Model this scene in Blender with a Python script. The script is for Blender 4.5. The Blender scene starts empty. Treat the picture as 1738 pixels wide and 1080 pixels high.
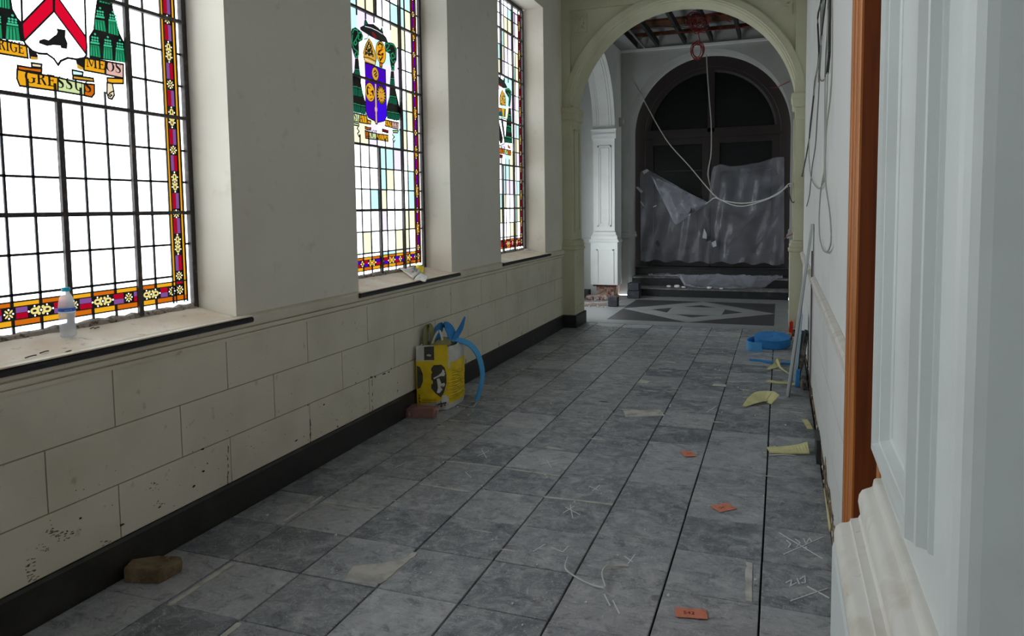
import bpy, bmesh, math, random
from mathutils import Vector, Matrix, noise
from mathutils.geometry import delaunay_2d_cdt
C = bpy.context.scene
COL = C.collection
RNG = random.Random(7)
PI = math.pi

# ------------------------------------------------------------------ camera
CAM_H = 1.6
YAW, PITCH, ROLL, FPX, CY = -.3540, -.0733, -.0132, 1233.47, 444.1
_f = Vector((math.sin(YAW)*math.cos(PITCH), math.cos(YAW)*math.cos(PITCH), math.sin(PITCH)))
_r0 = _f.cross(Vector((0, 0, 1))).normalized(); _u0 = _r0.cross(_f)
_r = _r0*math.cos(ROLL)+_u0*math.sin(ROLL); _u = -_r0*math.sin(ROLL)+_u0*math.cos(ROLL)
ORG = Vector((0, 0, CAM_H))
cam = bpy.data.objects.new('camera', bpy.data.cameras.new('camera'))
COL.objects.link(cam)
cam.matrix_world = Matrix(((_r.x, _u.x, -_f.x, 0), (_r.y, _u.y, -_f.y, 0), (_r.z, _u.z, -_f.z, CAM_H), (0, 0, 0, 1)))
cam.data.sensor_fit = 'HORIZONTAL'; cam.data.sensor_width = 36
cam.data.lens = FPX*36/1738; cam.data.shift_y = -(540-CY)/1738
cam.data.clip_start = .05
C.camera = cam

# ------------------------------------------------------------------ daylight, exposure
C.view_settings.view_transform = 'Standard'; C.view_settings.look = 'None'
C.view_settings.gamma = 1; C.view_settings.use_curve_mapping = False
C.view_settings.exposure = 0.0
C.cycles.use_denoising = True
C.cycles.max_bounces = 14; C.cycles.diffuse_bounces = 7; C.cycles.transparent_max_bounces = 24
C.cycles.sample_clamp_indirect = 8
SKY = 5.0                                   # radiance of the overcast sky near the horizon
W = bpy.data.worlds.new('overcast'); C.world = W; W.use_nodes = True
n = W.node_tree.nodes; l = W.node_tree.links; n.clear()
tc = n.new('ShaderNodeTexCoord'); sp = n.new('ShaderNodeSeparateXYZ'); mr = n.new('ShaderNodeMapRange')
mr.inputs['From Min'].default_value = .58; mr.inputs['From Max'].default_value = .95
mr.inputs['To Min'].default_value = SKY; mr.inputs['To Max'].default_value = SKY*.35
bg = n.new('ShaderNodeBackground'); bg.inputs['Color'].default_value = (.91, .965, 1.0, 1)
wo = n.new('ShaderNodeOutputWorld')
l.new(tc.outputs['Generated'], sp.inputs[0]); l.new(sp.outputs['Z'], mr.inputs['Value'])
l.new(mr.outputs[0], bg.inputs['Strength']); l.new(bg.outputs[0], wo.inputs[0])
def portal(name, loc, rot, sx, sy):          # guides sampling of the sky through a real opening
    a = bpy.data.lights.new(name, 'AREA'); a.shape = 'RECTANGLE'; a.size = sx; a.size_y = sy
    a.cycles.is_portal = True
    o = bpy.data.objects.new(name, a); COL.objects.link(o); o.location = loc; o.rotation_euler = rot
    return o

# ------------------------------------------------------------------ pixel -> point on a real plane
def ray(x, y): return _f+_r*((x-869)/FPX)-_u*((y-CY)/FPX)
def onx(x, y, X): d = ray(x, y); return ORG+d*(X/d.x)
def ony(x, y, Y): d = ray(x, y); return ORG+d*(Y/d.y)
def onz(x, y, Z=0): d = ray(x, y); return ORG+d*((Z-CAM_H)/d.z)

# ------------------------------------------------------------------ materials
def lin(c):
    return tuple((v/12.92 if v <= .04045 else ((v+.055)/1.055)**2.4) for v in c)
def srgb(r, g, b): return lin((r/255, g/255, b/255))
def mat(name, col, rough=.6, var=(), bump=None, spec=.5, metal=0, alpha=1, trans=0, sub=None):
    """var: list of (scale, colour, lo, hi, detail, distortion, stretch) noise overlays of real stains / dust / grain"""
    m = bpy.data.materials.new(name); m.use_nodes = True
    t = m.node_tree; n = t.nodes; l = t.links
    b = n['Principled BSDF']
    b.inputs['Roughness'].default_value = rough; b.inputs['Specular IOR Level'].default_value = spec
    b.inputs['Metallic'].default_value = metal; b.inputs['Alpha'].default_value = alpha
    b.inputs['Transmission Weight'].default_value = trans
    b.inputs['Base Color'].default_value = (*col, 1)
    tc = n.new('ShaderNodeTexCoord'); last = None
    for i, v in enumerate(var):
        scale, c2, lo, hi = v[:4]; det = v[4] if len(v) > 4 else 6; dis = v[5] if len(v) > 5 else 0
        st = v[6] if len(v) > 6 else (1, 1, 1)
        mp = n.new('ShaderNodeMapping'); mp.inputs['Scale'].default_value = st
        mp.inputs['Location'].default_value = (i*3.7, i*1.3, i*2.1)
        l.new(tc.outputs['Object'], mp.inputs[0])
        nz = n.new('ShaderNodeTexNoise'); nz.inputs['Scale'].default_value = scale
        nz.inputs['Detail'].default_value = det; nz.inputs['Distortion'].default_value = dis
        l.new(mp.outputs[0], nz.inputs['Vector'])
        r = n.new('ShaderNodeMapRange'); r.inputs['From Min'].default_value = lo; r.inputs['From Max'].default_value = hi
        l.new(nz.outputs[0], r.inputs['Value'])
        mx = n.new('ShaderNodeMix'); mx.data_type = 'RGBA'
        l.new(r.outputs[0], mx.inputs[0])
        if last: l.new(last, mx.inputs[6])
        else: mx.inputs[6].default_value = (*col, 1)
        mx.inputs[7].default_value = (*c2, 1); last = mx.outputs[2]
    if last: l.new(last, b.inputs['Base Color'])
    if bump:
        nz = n.new('ShaderNodeTexNoise'); nz.inputs['Scale'].default_value = bump[0]; nz.inputs['Detail'].default_value = 6
        l.new(tc.outputs['Object'], nz.inputs['Vector'])
        bp = n.new('ShaderNodeBump'); bp.inputs['Strength'].default_value = bump[1]; bp.inputs['Distance'].default_value = bump[2] if len(bump) > 2 else .01
        l.new(nz.outputs[0], bp.inputs['Height']); l.new(bp.outputs[0], b.inputs['Normal'])
    return m
def glass(name, rgb, k=1.0):
    """coloured pane: transmits the sky; rgb is the colour the lit pane shows"""
    m = bpy.data.materials.new(name); m.use_nodes = True
    n = m.node_tree.nodes; l = m.node_tree.links; n.clear()
    o = n.new('ShaderNodeOutputMaterial'); t = n.new('ShaderNodeBsdfTransparent')
    c = srgb(*rgb); t.inputs[0].default_value = (*[min(.95, v/SKY*k) for v in c], 1)
    d = n.new('ShaderNodeBsdfPrincipled'); d.inputs['Base Color'].default_value = (*[v*.25 for v in c], 1); d.inputs['Roughness'].default_value = .15
    mx = n.new('ShaderNodeMixShader'); mx.inputs[0].default_value = .05
    l.new(t.outputs[0], mx.inputs[1]); l.new(d.outputs[0], mx.inputs[2]); l.new(mx.outputs[0], o.inputs[0])
    return m
M = {}
CREAM = srgb(228, 224, 211)
M['paint'] = mat('cream_wall_paint', CREAM, .75, [(1.3, srgb(219, 214, 200), .45, .75), (9, srgb(212, 206, 190), .62, .8)], (160, .12, .004))
M['paint_low'] = mat('cream_dado_paint', srgb(222, 216, 198), .7, [(2.2, srgb(206, 200, 180), .45, .75), (14, srgb(170, 160, 138), .66, .8), (38, srgb(120, 108, 88), .73, .8)], (120, .15, .004))
M['groove'] = mat('grey_paint_in_joint', srgb(150, 146, 130), .8)
M['arch'] = mat('olive_cream_arch_paint', srgb(206, 204, 176), .7, [(3, srgb(196, 192, 164), .45, .7)], (150, .1, .004))
M['white'] = mat('white_plaster', srgb(226, 228, 226), .7, [(2, srgb(214, 215, 212), .5, .75)], (140, .1, .004))
M['pier'] = mat('white_gloss_pier_paint', srgb(216, 222, 220), .38, [(5, srgb(206, 211, 208), .5, .75)], (70, .1, .004))
M['pierdirt'] = mat('dusty_white_moulding', srgb(222, 220, 213), .55, [(9, srgb(206, 198, 184), .48, .66, 8, .6), (30, srgb(184, 172, 154), .68, .76)], (60, .15, .004))
M['grey'] = mat('grey_painted_arch', srgb(176, 178, 174), .7, [(2, srgb(164, 165, 160), .4, .7)])
M['skirt'] = mat('black_stone_skirting', srgb(34, 33, 31), .45, [(6, srgb(52, 50, 46), .5, .75), (40, srgb(90, 86, 78), .72, .8)], (40, .1, .004))
M['nosing'] = mat('black_slate_sill_edge', srgb(32, 32, 36), .35, [(25, srgb(70, 66, 60), .6, .75)])
M['sill'] = mat('dusty_stone_sill', srgb(238, 229, 212), .8, [(5, srgb(222, 206, 184), .4, .68), (22, srgb(176, 154, 126), .64, .78), (60, srgb(92, 74, 56), .71, .78)], (80, .3, .006))
M['iron'] = mat('dark_iron_window_bar', srgb(52, 46, 46), .55, [(30, srgb(86, 72, 62), .55, .7)], (90, .5, .004))
M['lead'] = mat('dark_lead_came', srgb(30, 30, 38), .5)
M['gpaint'] = mat('black_glass_paint', srgb(12, 12, 14), .5)
M['mortar'] = mat('crumbly_window_putty', srgb(170, 160, 150), .9, [(40, srgb(90, 80, 76), .5, .65)], (60, .8, .01))
M['wood'] = mat('varnished_oak', srgb(196, 120, 54), .42, [(5, srgb(150, 84, 32), .4, .75, 8, .8, (9, 9, .35)), (2, srgb(204, 146, 84), .55, .8, 4, .3, (10, 10, .2))], (30, .08, .003))
M['wood_shaded'] = mat('shaded_oak_reveal', srgb(124, 66, 28), .5, [(5, srgb(96, 48, 18), .4, .7, 8, .8, (8, 8, .3))])  # the same oak, darkened to paint the shade inside the door reveal
M['door'] = mat('dark_mahogany', srgb(26, 11, 8), .55, [(4, srgb(17, 7, 5), .4, .7, 6, .6, (6, 6, .4))])
M['dglass'] = mat('dark_door_glass', srgb(12, 15, 17), .25, spec=.25)
M['tile'] = None
M['bed'] = mat('black_joint_bed', srgb(14, 14, 14), .9)
M['marb'] = mat('light_grey_terrazzo', srgb(150, 152, 152), .4, [(3, srgb(136, 138, 138), .4, .7), (90, srgb(120, 120, 122), .6, .7)])
M['dmarb'] = mat('dark_grey_terrazzo', srgb(66, 64, 68), .42, [(90, srgb(92, 90, 92), .6, .72)])
M['bstone'] = mat('black_step_stone', srgb(38, 38, 42), .4, [(5, srgb(64, 62, 62), .55, .75)], (30, .1, .004))
M['bdust'] = mat('dusty_step_tread', srgb(104, 102, 102), .8, [(9, srgb(150, 148, 148), .45, .7), (30, srgb(60, 58, 58), .6, .7)], (60, .2, .004))
M['residue'] = mat('grey_tile_cement', srgb(206, 204, 198), .9, [(12, srgb(172, 172, 168), .45, .65)], (60, .4, .004))
M['chalk'] = mat('white_chalk', srgb(226, 229, 230), .9)
M['dirt'] = mat('rough_brown_render', srgb(150, 128, 100), .95, [(9, srgb(96, 76, 56), .4, .6), (30, srgb(200, 190, 170), .55, .7)], (30, .8, .02))
M['chip'] = mat('dark_chipped_plaster', srgb(52, 40, 30), .95)
M['rust'] = mat('rust_brown_joint', srgb(70, 38, 22), .95)
M['stain'] = mat('grey_damp_stain', srgb(118, 112, 98), .9)
M['brickw'] = mat('broken_brickwork', srgb(196, 170, 156), .95, [(14, srgb(140, 84, 66), .45, .6), (30, srgb(230, 222, 214), .58, .68)], (22, 1, .05))
M['redbr'] = mat('red_brick', srgb(96, 34, 26), .9, [(16, srgb(60, 20, 16), .4, .6)], (30, .6, .02))
M['board_w'] = mat('white_ceiling_board', srgb(150, 150, 152), .85)
M['joist'] = mat('dark_timber_joist', srgb(44, 42, 42), .8)
M['steel'] = mat('galvanised_stud', srgb(150, 152, 154), .4, metal=.6)
M['lath'] = mat('orange_brown_lath', srgb(98, 60, 32), .85, [(8, srgb(70, 42, 24), .45, .65)])

def tile_mat():
    m = bpy.data.materials.new('dusty_blue_grey_tile'); m.use_nodes = True
    t = m.node_tree; n = t.nodes; l = t.links; b = n['Principled BSDF']
    at = n.new('ShaderNodeAttribute'); at.attribute_name = 'tile'       # per-tile random number and shift
    geo = n.new('ShaderNodeNewGeometry')
    off = n.new('ShaderNodeVectorMath'); off.operation = 'MULTIPLY_ADD'
    off.inputs[1].default_value = (17, 23, 11)
    l.new(at.outputs['Vector'], off.inputs[0]); l.new(geo.outputs['Position'], off.inputs[2])
    def nz(scale, det, dis, lo, hi, st=(1, 1, 1), rough=.6):
        mp = n.new('ShaderNodeMapping'); mp.inputs['Scale'].default_value = st
        l.new(off.outputs[0], mp.inputs[0])
        x = n.new('ShaderNodeTexNoise'); x.inputs['Scale'].default_value = scale; x.inputs['Detail'].default_value = det
        x.inputs['Distortion'].default_value = dis; x.inputs['Roughness'].default_value = rough
        l.new(mp.outputs[0], x.inputs['Vector'])
        r = n.new('ShaderNodeMapRange'); r.inputs['From Min'].default_value = lo; r.inputs['From Max'].default_value = hi
        l.new(x.outputs[0], r.inputs['Value']); return r.outputs[0]
    def mixc(fac, a, c):
        mx = n.new('ShaderNodeMix'); mx.data_type = 'RGBA'
        if fac is not None: l.new(fac, mx.inputs[0])
        if isinstance(a, tuple): mx.inputs[6].default_value = (*a, 1)
        else: l.new(a, mx.inputs[6])
        if isinstance(c, tuple): mx.inputs[7].default_value = (*c, 1)
        else: l.new(c, mx.inputs[7])
        return mx.outputs[2]
    def mul(a, k):
        x = n.new('ShaderNodeMath'); x.operation = 'MULTIPLY'; l.new(a, x.inputs[0])
        if isinstance(k, float): x.inputs[1].default_value = k
        else: l.new(k, x.inputs[1])
        return x.outputs[0]
    sep = n.new('ShaderNodeSeparateXYZ'); l.new(at.outputs['Vector'], sep.inputs[0])
    base = mixc(sep.outputs[0], srgb(106, 112, 121), srgb(170, 174, 179))
    c = mixc(mul(nz(8.5, 9, .7, .44, .68, rough=.72), .66), base, srgb(206, 209, 211))       # dust clouds
    c = mixc(mul(nz(8, 9, 1.0, .52, .66, (1, 1.3, 1), .74), .62), c, srgb(56, 60, 68))  # wiped dark swirls
    c = mixc(mul(nz(17, 8, 2.6, .62, .70, (1, .4, 1)), .45), c, srgb(212, 213, 212))  # cement smears
    c = mixc(mul(nz(34, 4, 1.5, .56, .66, (.35, 1.5, 1)), .28), c, srgb(46, 48, 54))  # saw marks
    c = mixc(mul(nz(44, 3, 4.5, .62, .655, (.5, .8, 1)), .75), c, srgb(214, 216, 216))  # scratches
    l.new(c, b.inputs['Base Color'])
    r = n.new('ShaderNodeMapRange'); r.inputs['To Min'].default_value = .3; r.inputs['To Max'].default_value = .62
    l.new(nz(6, 6, 1, .35, .7), r.inputs['Value']); l.new(r.outputs[0], b.inputs['Roughness'])
    b.inputs['Specular IOR Level'].default_value = .5
    bp = n.new('ShaderNodeBump'); bp.inputs['Strength'].default_value = .22; bp.inputs['Distance'].default_value = .006
    l.new(nz(28, 8, 1, .3, .7), bp.inputs['Height']); l.new(bp.outputs[0], b.inputs['Normal'])
    return m
M['tile'] = tile_mat()

# ------------------------------------------------------------------ mesh helpers
class MB:
    def __init__(s): s.v = []; s.f = []; s.m = []; s.names = []
    def mi(s, m):
        if m not in s.names: s.names.append(m)
        return s.names.index(m)
    def poly(s, pts, m):
        b = len(s.v); s.v += [tuple(p) for p in pts]; s.f.append(list(range(b, b+len(pts)))); s.m.append(s.mi(m))
    def box(s, x0, x1, y0, y1, z0, z1, m):
        b = len(s.v); s.v += [(x, y, z) for z in (z0, z1) for y in (y0, y1) for x in (x0, x1)]
        for q in ((0, 2, 3, 1), (4, 5, 7, 6), (0, 1, 5, 4), (2, 6, 7, 3), (0, 4, 6, 2), (1, 3, 7, 5)):
            s.f.append([b+i for i in q]); s.m.append(s.mi(m))
    def prism(s, pts, vec, m, mcap=None):
        """closed polygon of 3-D points extruded along vec"""
        b = len(s.v); k = len(pts); vec = Vector(vec)
        s.v += [tuple(p) for p in pts]+[tuple(Vector(p)+vec) for p in pts]
        s.f.append([b+i for i in reversed(range(k))]); s.m.append(s.mi(mcap or m))
        s.f.append([b+k+i for i in range(k)]); s.m.append(s.mi(mcap or m))
        for i in range(k):
            j = (i+1) % k; s.f.append([b+i, b+j, b+k+j, b+k+i]); s.m.append(s.mi(m))
    def grid(s, rows, m, closed_u=False):
        b = len(s.v); nu = len(rows[0])
        for r in rows: s.v += [tuple(p) for p in r]
        for i in range(len(rows)-1):
            for j in range(nu if closed_u else nu-1):
                k = (j+1) % nu; s.f.append([b+i*nu+j, b+i*nu+k, b+(i+1)*nu+k, b+(i+1)*nu+j]); s.m.append(s.mi(m))
    def sweep(s, path, prof, m, closed=False, caps=True):
        """sweep a (z, offset) profile along a plan polyline; offset goes to the right-hand side of travel"""
        P = [Vector(p) for p in path]; k = len(P); rows = []
        for i in range(k):
            a = P[i]-P[i-1] if (i > 0 or closed) else P[1]-P[0]
            c = P[(i+1) % k]-P[i] if (i < k-1 or closed) else P[-1]-P[-2]
            a.normalize(); c.normalize()
            na = Vector((a.y, -a.x)); nc = Vector((c.y, -c.x)); nn = na+nc
            nn = nn/max(.2, nn.dot(na))
            rows.append([(P[i].x+nn.x*o, P[i].y+nn.y*o, z) for z, o in prof])
        if closed: rows.append(rows[0])
        s.grid(rows, m)
        if caps and not closed: s.poly(rows[0], m); s.poly(rows[-1][::-1], m)
    def arcsweep(s, cx, cz, prof, m, a0=0, a1=PI, n=48, axis='y', base=0):
        """revolve (radius, depth) profile round a horizontal axis"""
        rows = []
        for i in range(n+1):
            a = a0+(a1-a0)*i/n; ca, sa = math.cos(a), math.sin(a)
            rows.append([((cx+r*ca, d, cz+r*sa) if axis == 'y' else (d, cx+r*ca, cz+r*sa)) for r, d in prof])
        s.grid(rows, m)
    def tube(s, pts, r, m, n=8, close=False, smooth=4):
        P = [Vector(p) for p in pts]
        if smooth > 1 and len(P) > 2:
            Q = []; k = len(P)
            for i in range(k if close else k-1):
                p0 = P[i-1] if (i > 0 or close) else P[0]*2-P[1]; p1 = P[i]; p2 = P[(i+1) % k]
                p3 = P[(i+2) % k] if (i < k-2 or close) else P[-1]*2-P[-2]
                for j in range(smooth):
                    t = j/smooth
                    Q.append(.5*((2*p1)+(p2-p0)*t+(2*p0-5*p1+4*p2-p3)*t*t+(3*p1-p0-3*p2+p3)*t**3))
            if not close: Q.append(P[-1])
            P = Q
        rows = []; k = len(P); up = Vector((.31, .2, .93))
        for i in range(k):
            d = (P[(i+1) % k] if (close or i < k-1) else P[i])-(P[i-1] if (close or i > 0) else P[i])
            d.normalize(); a = d.cross(up)
            if a.length < 1e-3: a = d.cross(Vector((1, 0, 0)))
            a.normalize(); b = a.cross(d); rr = r[min(i, len(r)-1)] if isinstance(r, (list, tuple)) else r
            rows.append([P[i]+a*(rr*math.cos(2*PI*j/n))+b*(rr*math.sin(2*PI*j/n)) for j in range(n)])
        if close: rows.append(rows[0])
        s.grid(rows, m, True)
        if not close: s.poly(rows[0], m); s.poly(rows[-1][::-1], m)
    def lathe(s, prof, m, n=28, at=(0, 0, 0)):
        s.grid([[(at[0]+r*math.cos(2*PI*j/n), at[1]+r*math.sin(2*PI*j/n), at[2]+z) for j in range(n)] for r, z in prof], m, True)
    def ribbon(s, pts, w, th, m, up=(0, 0, 1), smooth=5):
        """a flat strip of width w (along up) and thickness th following pts"""
        P = [Vector(p) for p in pts]; U = up if isinstance(up, list) else [up]*len(P)
        Q = []; V = []; k = len(P)
        for i in range(k-1):
            p0 = P[i-1] if i > 0 else P[0]*2-P[1]; p1 = P[i]; p2 = P[i+1]; p3 = P[i+2] if i < k-2 else P[-1]*2-P[-2]
            for j in range(smooth):
                t = j/smooth
                Q.append(.5*((2*p1)+(p2-p0)*t+(2*p0-5*p1+4*p2-p3)*t*t+(3*p1-p0-3*p2+p3)*t**3))
                V.append(Vector(U[i]).lerp(Vector(U[i+1]), t))
        Q.append(P[-1]); V.append(Vector(U[-1])); rows = []
        for i in range(len(Q)):
            d = (Q[min(i+1, len(Q)-1)]-Q[max(i-1, 0)]).normalized(); u = V[i]-d*V[i].dot(d); u.normalize(); nn = d.cross(u)
            ww = w
            if isinstance(w, list):
                q = i/max(1, len(Q)-1)*(len(w)-1); a0 = min(int(q), len(w)-2); ww = w[a0]+(w[a0+1]-w[a0])*(q-a0)
            rows.append([Q[i]+u*(ww*a)+nn*(th*b) for a, b in ((-.5, -.5), (.5, -.5), (.5, .5), (-.5, .5))])
        s.grid(rows, m, True); s.poly(rows[0], m); s.poly(rows[-1][::-1], m)
    def build(s, name, parent=None, smooth=False, bevel=0, loc=None, merge=True):
        me = bpy.data.meshes.new(name); me.from_pydata(s.v, [], s.f); me.update()
        for k in s.names: me.materials.append(M[k] if isinstance(k, str) else k)
        me.polygons.foreach_set('material_index', s.m)
        bm = bmesh.new(); bm.from_mesh(me)
        if merge: bmesh.ops.remove_doubles(bm, verts=bm.verts, dist=1e-5)
        bmesh.ops.recalc_face_normals(bm, faces=bm.faces)
        bm.to_mesh(me); bm.free()
        if smooth: me.shade_smooth(); me.set_sharp_from_angle(angle=math.radians(smooth if smooth is not True else 38))
        o = bpy.data.objects.new(name, me); COL.objects.link(o)
        if loc is not None:
            me.transform(Matrix.Translation(-Vector(loc))); o.location = loc
        if parent:
            o.parent = parent
            o.matrix_parent_inverse = Matrix.Translation(-Vector(parent.location))
        if bevel:
            b = o.modifiers.new('bevel', 'BEVEL'); b.width = bevel; b.segments = 2; b.limit_method = 'ANGLE'
        return o
def tag(o, label=None, cat=None, group=None, kind=None):
    if label: o['label'] = label
    if cat: o['category'] = cat
    if group: o['group'] = group
    if kind: o['kind'] = kind
    return o
def struct(o, label, cat): return tag(o, label, cat, None, 'structure')
def empty(name, loc, label, cat, group=None, kind=None):
    o = bpy.data.objects.new(name, None); COL.objects.link(o); o.location = loc; o.empty_display_size = .1
    return tag(o, label, cat, group, kind)
def text_tris(body, size, bold=0.0):
    cu = bpy.data.curves.new('text', 'FONT'); cu.body = body; cu.size = size; cu.offset = bold; cu.align_x = 'LEFT'
    o = bpy.data.objects.new('text', cu); me = bpy.data.meshes.new_from_object(o)
    me.calc_loop_triangles()
    T = [[me.vertices[i].co.xy.copy() for i in t.vertices] for t in me.loop_triangles]
    bpy.data.objects.remove(o); bpy.data.meshes.remove(me); bpy.data.curves.remove(cu)
    return T

# ------------------------------------------------------------------ dimensions
XL, XR, XG = -2.71, .258, -2.98       # left wall face, right wall face, plane of the stained glass
CX, HALF = -1.215, 1.365              # centre and half width of the arches
CEIL = 4.75
WIN = [7.765, 5.045, 2.335, -.385, -3.105]    # window centres along the corridor
HW = .755

# ------------------------------------------------------------------ floor
def build_floor():
    S = .3835; x0, y0 = -.0571, 2.9685
    b = MB(); b.box(XL-.02, 2.4, -5, 9.80, -.10, -.014, 'bed')
    tid = []; rng = random.Random(3)
    nbed = len(b.f)
    for i in range(-7, 7):
        for j in range(-21, 18):
            xa, xb = x0+i*S, x0+(i+1)*S; ya, yb = y0+j*S, y0+(j+1)*S
            xa = max(xa, XL+.02); xb = min(xb, 2.38 if yb < .985 else XR-.004); yb2 = min(yb, 9.775)
            if xb-xa < .04 or yb2-ya < .04: continue
            gx = .0034+rng.random()*.0016; gy = .0014+rng.random()*.0018
            if 3.5 < ya < 9 and i == 0: gx = .005
            z = [rng.uniform(-.0012, .0012) for _ in range(4)]; dz = rng.uniform(-.001, .0012)
            q = [(xa+gx, ya+gy), (xb-gx, ya+gy), (xb-gx, yb2-gy), (xa+gx, yb2-gy)]
            r = rng.uniform(-.002, .002); c = .0022
            qi = [(xa+gx+c, ya+gy+c), (xb-gx-c, ya+gy+c+r*.3), (xb-gx-c, yb2-gy-c+r*.3), (xa+gx+c, yb2-gy-c)]
            k = len(b.v)
            b.v += [(*q[t], -.016) for t in range(4)]+[(*q[t], z[t]+dz-c) for t in range(4)]+[(*qi[t], z[t]+dz) for t in range(4)]
            fs = [[8, 9, 10, 11]]+[[t, (t+1) % 4, 4+(t+1) % 4, 4+t] for t in range(4)]+[[4+t, 4+(t+1) % 4, 8+(t+1) % 4, 8+t] for t in range(4)]
            tv = (rng.random(), rng.random(), rng.random())
            for f in fs: b.f.append([k+t for t in f]); b.m.append(b.mi('tile')); tid.append(tv)
    ntile = len(b.f)
    # cement left along tile edges, where the photograph shows it
    def strip(px, w, m='residue', jag=.25, n=9):
        P = [onz(*p) for p in px]; rr = random.Random(int(px[0][0]*7+px[0][1]))
        d = (P[1]-P[0]); nrm = Vector((-d.y, d.x, 0)).normalized(); L = []; R2 = []
        for i in range(n+1):
            p = P[0].lerp(P[1], i/n); L.append(p+nrm*0); R2.append(p+nrm*w*(1-jag*rr.random()))
        pts = [Vector((p.x, p.y, .0032)) for p in L+R2[::-1]]
        b.prism(pts, (0, 0, -.004), m)
    for px, w in ((((1277, 957), (1276, 1022)), -.03), (((924, 843), (1040, 856)), -.022), (((700, 938), (636, 990)), .035),
                  (((715, 822), (800, 835)), -.018), (((552, 852), (640, 866)), -.018), (((390, 957), (283, 1028)), .028),
                  (((402, 1058), (372, 1082)), .03), (((758, 783), (850, 793)), -.016), (((857, 795), (950, 808)), -.016),
                  (((545, 843), (480, 885)), .016), (((1020, 660), (930, 668)), .02), (((1125, 700), (1055, 695)), .02)):
        strip(px, w)
    def blotch(px, seed):
        rr = random.Random(seed); P = [onz(*p) for p in px]
        b.prism([Vector((p.x, p.y, .0026)) for p in P], (0, 0, -.004), 'residue')
    blotch([(583, 985), (600, 962), (640, 958), (690, 950), (668, 975), (640, 993), (610, 990)], 1)
    blotch([(1058, 698), (1120, 696), (1128, 706), (1062, 708)], 2)
    for px in (((648, 596), (660, 598), (657, 603), (644, 602)),): pass
    # chalk figures and crosses
    rr = random.Random(11)
    def stroke(pts, w=.0022):
        P = [onz(*p) for p in pts]
        for a, c in zip(P, P[1:]):
            d = c-a
            if d.length < 1e-4: continue
            nn = Vector((-d.y, d.x, 0)).normalized()*w
            b.prism([Vector((q.x, q.y, .0030)) for q in (a-nn, c-nn, c+nn, a+nn)], (0, 0, -.0035), 'chalk')
    for pts in (((1322, 905), (1396, 949)), ((1330, 942), (1398, 912)), ((1342, 1021), (1404, 1000)), ((1370, 996), (1408, 1016)),
                ((1335, 918), (1342, 924), (1338, 930)), ((1350, 916), (1358, 922), (1352, 929)), ((1364, 915), (1368, 924), (1374, 914), (1378, 921)),
                ((1334, 990), (1344, 985), (1341, 996), (1352, 990)), ((1353, 983), (1357, 992)), ((1358, 984), (1366, 978), (1367, 990), (1360, 990)),
                ((905, 937), (925, 925)), ((935, 930), (955, 938), (965, 928)), ((1060, 945), (1074, 955)), ((1066, 958), (1078, 942)),
                ((1040, 1020), (1052, 1043)), ((1026, 1010), (1036, 1030)), ((955, 872), (975, 860)), ((960, 862), (985, 875)), ((968, 858), (972, 880)),
                ((1000, 826), (1014, 832)), ((1005, 835), (1018, 824)), ((810, 775), (830, 766)), ((818, 765), (826, 778)),
                ((915, 790), (945, 783)), ((928, 782), (936, 795)), ((790, 802), (800, 812)), ((670, 795), (690, 785)), ((1200, 700), (1216, 690))):
        stroke(pts)
    for _ in range(150):                                        # plaster crumbs trodden on the tiles
        x, y = rr.uniform(XL+.1, XR-.05), rr.uniform(1.6, 9.6); s2 = rr.uniform(.002, .006)*(1+.12*y)
        a = rr.random()*6
        pts = [Vector((x+s2*math.cos(a+t*2.1)*rr.uniform(.6, 1.2), y+s2*1.6*math.sin(a+t*2.1), .005)) for t in range(3)]
        b.prism(pts, (0, 0, -.007), 'white' if rr.random() < .7 else 'chalk')
    for _ in range(260):                                        # flat smears of cement, thickest towards the arch
        x, y = rr.uniform(XL+.3, XR-.1), 9.6-abs(rr.gauss(0, 2.6)); w, h = rr.uniform(.01, .085), rr.uniform(.004, .018)
        if y < 3: continue
        pts = []
        for t in range(10):
            a = 2*PI*t/10; k = rr.uniform(.55, 1.1); pts.append(Vector((x+w*k*math.cos(a), y+h*k*math.sin(a), .0028)))
        b.prism(pts, (0, 0, -.004), 'residue')
    me = bpy.data.meshes.new('floor'); me.from_pydata(b.v, [], b.f)
    for k in b.names: me.materials.append(M[k])
    me.polygons.foreach_set('material_index', b.m)
    a = me.attributes.new('tile', 'FLOAT_VECTOR', 'FACE')
    dat = [0.0]*(3*len(b.f))
    for i, t in enumerate(tid): dat[3*(nbed+i):3*(nbed+i)+3] = t
    a.data.foreach_set('vector', dat)
    bm = bmesh.new(); bm.from_mesh(me); bmesh.ops.recalc_face_normals(bm, faces=bm.faces); bm.to_mesh(me); bm.free()
    o = bpy.data.objects.new('floor', me); COL.objects.link(o)
    struct(o, 'dusty blue-grey square floor tiles with black open joints', 'floor')
build_floor()

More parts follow.
